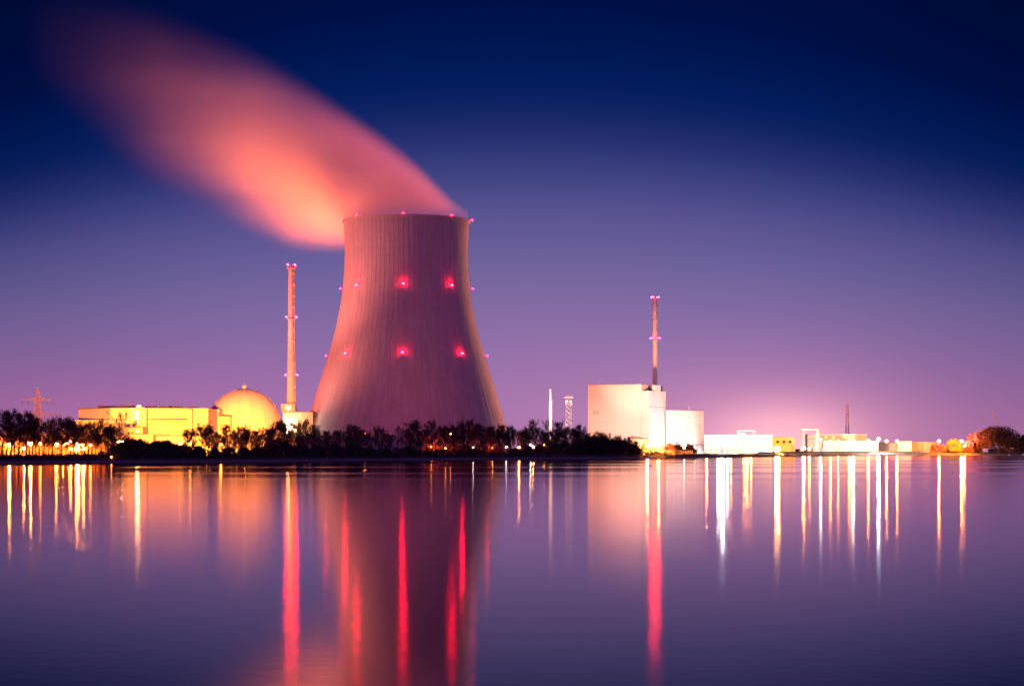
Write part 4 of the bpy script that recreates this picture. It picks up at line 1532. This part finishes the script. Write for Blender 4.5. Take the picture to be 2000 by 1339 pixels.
for _ in range(30000):
    px = rg.uniform(-30, 1400)
    off = rg.uniform(7, 26)
    Yp = shoreY(px) + off
    hgt = max(0.4, PZ(und_top(px), Yp) - G)
    z = G - 0.6 + rg.random() ** 1.2 * hgt * (0.75 + 0.25 * math.sin(px * 0.31) * math.sin(px * 0.083 + 1))
    q = Vector((PX(px, Yp), Yp, z))
    u = Vector((rg.gauss(0, 0.5), rg.gauss(0, 0.5), 1)).normalized()
    v_ = rand_perp(rg, u)
    s1, s2 = rg.uniform(0.25, 0.7), rg.uniform(0.12, 0.36)
    m.quad(q - u * s1, q + v_ * s2, q + u * s1, q - v_ * s2)
o = m.build('undergrowth', leaf_d)
tag(o, 'dark undergrowth and brambles covering the far bank under the trees', 'undergrowth', kind='stuff')

# ------------------------------------------------------------------ lamps
LG = 'lit lamp posts around the plant'


def lamp_post(px, py, Yl, mat, r, label, name='lamp_post', pole=None, ground=G):
    t = thing(name, (PX(px, Yl), Yl, ground), label, 'lamp post', LG)
    z = PZ(py, Yl) - ground
    m = MB()
    m.tube([(0, r * 1.35, -0.5), (0, r * 1.35, z * 0.6), (0, r * 1.3, z + r * 0.5)], [0.16, 0.12, 0.08], 8)
    m.build('pole', pole or dark, t)
    m = MB()
    # reflector dish added to block light going back and up, open to the river
    rows = []
    for ph in (0.0, 0.5, 0.95, 1.35, 1.65):
        rows.append((r * 1.25 * math.sin(ph), r * 1.25 * math.cos(ph)))
    base = len(m.v)
    ax_ = Vector((0, 0.94, 0.34))
    e1 = Vector((1, 0, 0))
    e2 = ax_.cross(e1)
    for q_, b_ in rows:
        for j in range(14):
            an = 2 * math.pi * j / 14
            p_ = ax_ * b_ + (e1 * math.cos(an) + e2 * math.sin(an)) * q_
            m.v.append((p_.x, p_.y, p_.z + z))
    for k in range(len(rows) - 1):
        for j in range(14):
            a_, b_ = base + k * 14 + j, base + k * 14 + (j + 1) % 14
            m.f.append((a_, b_, b_ + 14, a_ + 14))
            m.mi.append(0)
    m.build('light_shield', dark, t)
    m = MB()
    m.tube([(0, 0, z - r * 0.75), (0, 0, z - r * 0.45), (0, 0, z + r * 0.3), (0, 0, z + r * 0.6)], [r * 0.45, r * 0.85, r * 1.0, r * 0.7], 12)
    m.build('lamp_head', mat, t, True)
    return t


def tri(px):
    return px


LAMPS = []


def lamps(where, offs, lst, desc=None):
    lst = sorted(lst)
    for i, (px, py, kind, r, off) in enumerate(lst):
        mat, what = {'G': (lamp_sod_top, 'biggest glaring golden floodlight'), 's': (lamp_sod, 'orange sodium lamp'), 'S': (lamp_sod_hi, 'glaring sodium floodlight'), 'd': (lamp_sod_lo, 'small dim orange lamp'),
                     'w': (lamp_wht, 'white lamp'), 'W': (lamp_wht_hi, 'glaring cold white floodlight'), 'v': (lamp_wht_lo, 'small pale lamp')}[kind]
        same = [q for q in lst if q[2] == kind]
        lab = ('the only %s %s' % (what, where)) if len(same) == 1 else '%s %s %s' % ((ORD + ['thirteenth-from-left', 'fourteenth-from-left', 'fifteenth-from-left', 'sixteenth-from-left'])[same.index((px, py, kind, r, off))], what, where)
        LAMPS.append(lamp_post(px, py, shoreY(px) + off, mat, r, lab))


lamps('among the trees before the power pylon', 0, [(18, 868, 's', 0.8, 52), (46, 875, 's', 0.55, 48), (59, 866, 'S', 0.8, 50), (78, 866, 'd', 0.6, 56)], 0)
lamps('between the pylon and turbine hall', 0, [(111, 868, 's', 0.85, 50), (123, 869, 's', 0.45, 54), (131, 866, 's', 0.6, 58), (140, 861, 's', 0.75, 52), (138, 876, 's', 0.55, 46),
      (154, 867, 'S', 0.85, 50), (151, 876, 's', 0.85, 44), (161.5, 867, 's', 0.85, 52), (164, 876, 's', 0.6, 46), (177, 868, 'd', 0.7, 56), (218, 892, 'd', 0.25, 9)], 0)
lamps('behind the trees at the turbine hall', 0, [(231, 862, 'd', 0.75, 90), (239, 861, 'w', 0.5, 94), (352, 866, 'd', 0.8, 110), (371, 866, 'd', 0.9, 110)], 0)
lamps('behind the trees at the dome', 0, [(432, 867, 'd', 0.7, 100), (479, 868, 'd', 0.6, 100)], 0)
lamps('glimmering under the cooling tower', 0, [(713, 846, 'd', 0.6, 250), (843, 872, 'd', 0.32, 50), (870, 875, 'd', 0.3, 48), (880, 847, 'd', 0.4, 160), (962, 874, 'd', 0.3, 50)])  # fourth lamp is added to light the tower's foot
lamps('behind trees beside the cooling tower foot', 0, [(924, 873, 'v', 0.28, 60), (988.6, 872.5, 'v', 0.32, 60), (1014, 873, 's', 0.6, 55), (1036, 868, 'v', 0.6, 70), (1041, 873, 's', 0.45, 55), (1062, 868, 'd', 0.95, 62), (1088, 870, 'd', 0.45, 60), (1093, 870, 'v', 0.5, 62)], 0)
lamps('at the foot of the reactor block', 0, [(1264, 872, 'S', 0.62, 18), (1286, 872, 'S', 0.62, 18), (1336, 874, 'v', 0.5, 40), (1356, 874, 'v', 0.5, 40)], 0)
lamps('before the low white hall', 0, [(1380, 874, 's', 0.8, 30), (1402, 868, 'w', 0.7, 50), (1411, 866, 'W', 1.15, 60), (1421, 870, 'w', 0.65, 46), (1428, 873, 's', 0.6, 34), (1453, 874, 's', 0.6, 26), (1459, 873, 's', 0.8, 30), (1467, 875, 's', 0.55, 28)], 0)
lamps('before the yellow workshop and gantry crane', 0, [(1518, 876, 'G', 2.0, 30), (1570, 875, 'S', 1.15, 30), (1581, 876, 's', 0.8, 28), (1603, 858, 'w', 0.85, 40)], 0)
lamps('in the row along the louvred hall', 0, [(1622, 861, 's', 0.95, 34), (1637, 861, 's', 0.7, 34), (1659, 861, 's', 1.0, 34), (1666.5, 859.5, 'w', 1.05, 32), (1696, 860.5, 's', 1.1, 34), (1716, 857.5, 'W', 1.1, 30), (1731.5, 861, 's', 1.0, 32), (1752, 861, 's', 1.05, 32)], 0)
lamps('by the round yellow tree', 0, [(1834, 861, 'S', 0.95, 12), (1878, 861, 'S', 0.95, 12), (1884, 870, 's', 0.85, 12)], 0)


def by_px(px):
    return min(LAMPS, key=lambda o: abs(o.location.x / o.location.y * F + 1000 - px))


# spot beams added at lamps and roofs to light the plant
def beam(px, py, target, power, col, angle, blend=0.7, dz_=1.0):
    t = by_px(px)
    loc = Vector(t.location) + Vector((0, 0.3, PZ(py, t.location.y) - t.location.z + dz_))
    spot('added_beam', t, loc, target, power, col, angle, blend, 1.0)


def pt(px, py, Y_):
    return P(px, py, Y_)



def flood(parent, loc, target, E, col, angle, blend=0.7, size=1.0):
    """an added spot beam that gives about the irradiance E at its target"""
    d = (Vector(target) - Vector(loc)).length
    return spot('added_beam', parent, loc, target, E * 4 * math.pi * d * d, col, angle, blend, size)


def from_lamp(px, target, E, col, angle, blend=0.7, up=1.0):
    t = by_px(px)
    h = max(v.co.z for c in t.children if c.type == 'MESH' for v in c.data.vertices)
    return flood(t, Vector(t.location) + Vector((0, 2.6, h + up)), target, E, col, angle, blend)


# turbine hall, annex and dome
from_lamp(231, pt(200, 815, 1370), 5.5, SOD, 22)
from_lamp(352, pt(300, 834, 1350), 9.0, SOD, 30)
from_lamp(371, pt(385, 836, 1370), 8.5, SOD, 26)
from_lamp(432, pt(452, 866, 1430), 10.0, SOD, 15, 1.0)
from_lamp(479, pt(500, 866, 1430), 10.0, SOD, 15, 1.0)
from_lamp(479, pt(480, 815, 1430), 0.5, SOD, 22, 1.0)
# stacks
from_lamp(479, pt(570, 660, 1500), 1.15, (1.0, 0.16, 0.02), 22, 0.8)
from_lamp(1093, pt(1279, 690, 1690), 2.6, (1.0, 0.34, 0.20), 16, 0.8)
from_lamp(1518, pt(1279, 672, 1690), 3.0, (1.0, 0.55, 0.38), 26, 0.8, 3.0)
from_lamp(1093, pt(1075, 815, 1600), 6.0, WHT, 14, 0.8)
from_lamp(1088, pt(1110, 805, 1650), 0.6, (1.0, 0.6, 0.45), 14, 0.8)
flood(hall, P(172, 790, 1402), pt(74, 795, 1640), 5.0, (1.0, 0.24, 0.13), 40, 0.8)  # unseen beam added on the hall roof to light the pylon
from_lamp(1659, pt(1655, 815, 2600), 3.0, (1.0, 0.25, 0.12), 6, 0.8)
from_lamp(1884, pt(1944, 815, 2260), 3.0, (1.0, 0.22, 0.20), 30, 0.8)
# reactor block and annex
from_lamp(1286, pt(1215, 815, 1620), 1.8, (1.0, 0.50, 0.36), 48, 1.0)
from_lamp(1336, pt(1338, 850, 1628), 3.0, WHT, 70, 0.9)
from_lamp(1380, pt(1300, 840, 1640), 0.8, WHT, 60, 1.0)
from_lamp(1286, pt(1262, 850, 1605), 2.6, WHT, 30, 1.0)
# the halls along the quay
from_lamp(1411, pt(1430, 866, 1775), 3.6, WHT, 100, 0.8)
from_lamp(1467, pt(1480, 866, 1775), 3.0, WHT, 80, 0.8)
from_lamp(1518, pt(1530, 862, 1840), 15.0, (1.0, 0.40, 0.05), 90, 0.8)
from_lamp(1570, pt(1585, 850, 1910), 4.0, (1.0, 0.62, 0.30), 70, 0.8)
from_lamp(1637, pt(1645, 854, 2150), 4.0, (1.0, 0.25, 0.10), 80, 0.9)
from_lamp(1752, pt(1765, 870, 2085), 4.0, (1.0, 0.45, 0.16), 60, 0.8)
from_lamp(1752, pt(1805, 872, 2110), 4.0, (1.0, 0.16, 0.06), 40, 0.8)
from_lamp(1834, pt(1832, 870, 2052), 60.0, (1.0, 0.22, 0.06), 100, 0.8)
from_lamp(1878, pt(1860, 868, 2052), 150.0, SOD, 100, 0.8)
from_lamp(1884, pt(1912, 862, 2070), 16.0, (1.0, 0.20, 0.06), 60, 0.9)
# cooling tower: added beams from hall roof, dome and stack; low lamps below
flood(hall, P(300, 790, 1436), pt(680, 520, 1500), 8.0, (1.0, 0.20, 0.14), 40, 0.9, 6.0)
flood(REACTOR, P(479, 751, 1453), pt(660, 690, 1500), 5.5, (1.0, 0.21, 0.13), 100, 0.8, 4.0)
flood(EXHAUST, P(1272, 660, 1686), pt(930, 700, 1530), 8.0, (1.0, 0.26, 0.12), 70, 0.8, 3.0)
from_lamp(713, pt(745, 840, 1440), 0.7, (1.0, 0.13, 0.10), 120, 0.9)
from_lamp(880, pt(870, 840, 1440), 0.5, (1.0, 0.10, 0.12), 120, 0.9)
# pools of light on the louvred hall
for q, c_ in ((1622, SOD), (1637, (1.0, 0.5, 0.2)), (1659, (1.0, 0.5, 0.2)), (1666, WHT), (1696, (1.0, 0.5, 0.2)), (1716, WHT)):
    from_lamp(q, pt(q, 874, 2079), 3.2, c_, 75, 0.8, 0.0)
from_lamp(1264, pt(1268, 870, shoreY(1268) + 42), 90.0, (1.0, 0.30, 0.03), 130, 0.8, 0.4)
from_lamp(1286, pt(1308, 868, shoreY(1308) + 46), 45.0, (1.0, 0.22, 0.03), 100, 0.8, 0.4)
# brush lit by beams added at the lamps among the trees
for q in (18, 59, 111, 154, 177):
    from_lamp(q, pt(q + 4, 873, shoreY(q) + 72), 95.0, (1.0, 0.22, 0.03), 150, 0.8, 0.4)
for q in (843, 870, 962):
    from_lamp(q, pt(q + 6, 876, shoreY(q) + 72), 9.0, (1.0, 0.10, 0.03), 140, 0.8, 0.4)
# unseen beams added to light the steam, one behind the tower
flood(tower, Vector((TX - 6, TY + 120, 6.0)), pt(640, 395, 1512), 35.0, (1.0, 0.175, 0.05), 95, 1.0, 4.0)
from_lamp(1603, pt(760, 370, 1512), 8.0, (1.0, 0.10, 0.10), 14, 0.9, 16.0)
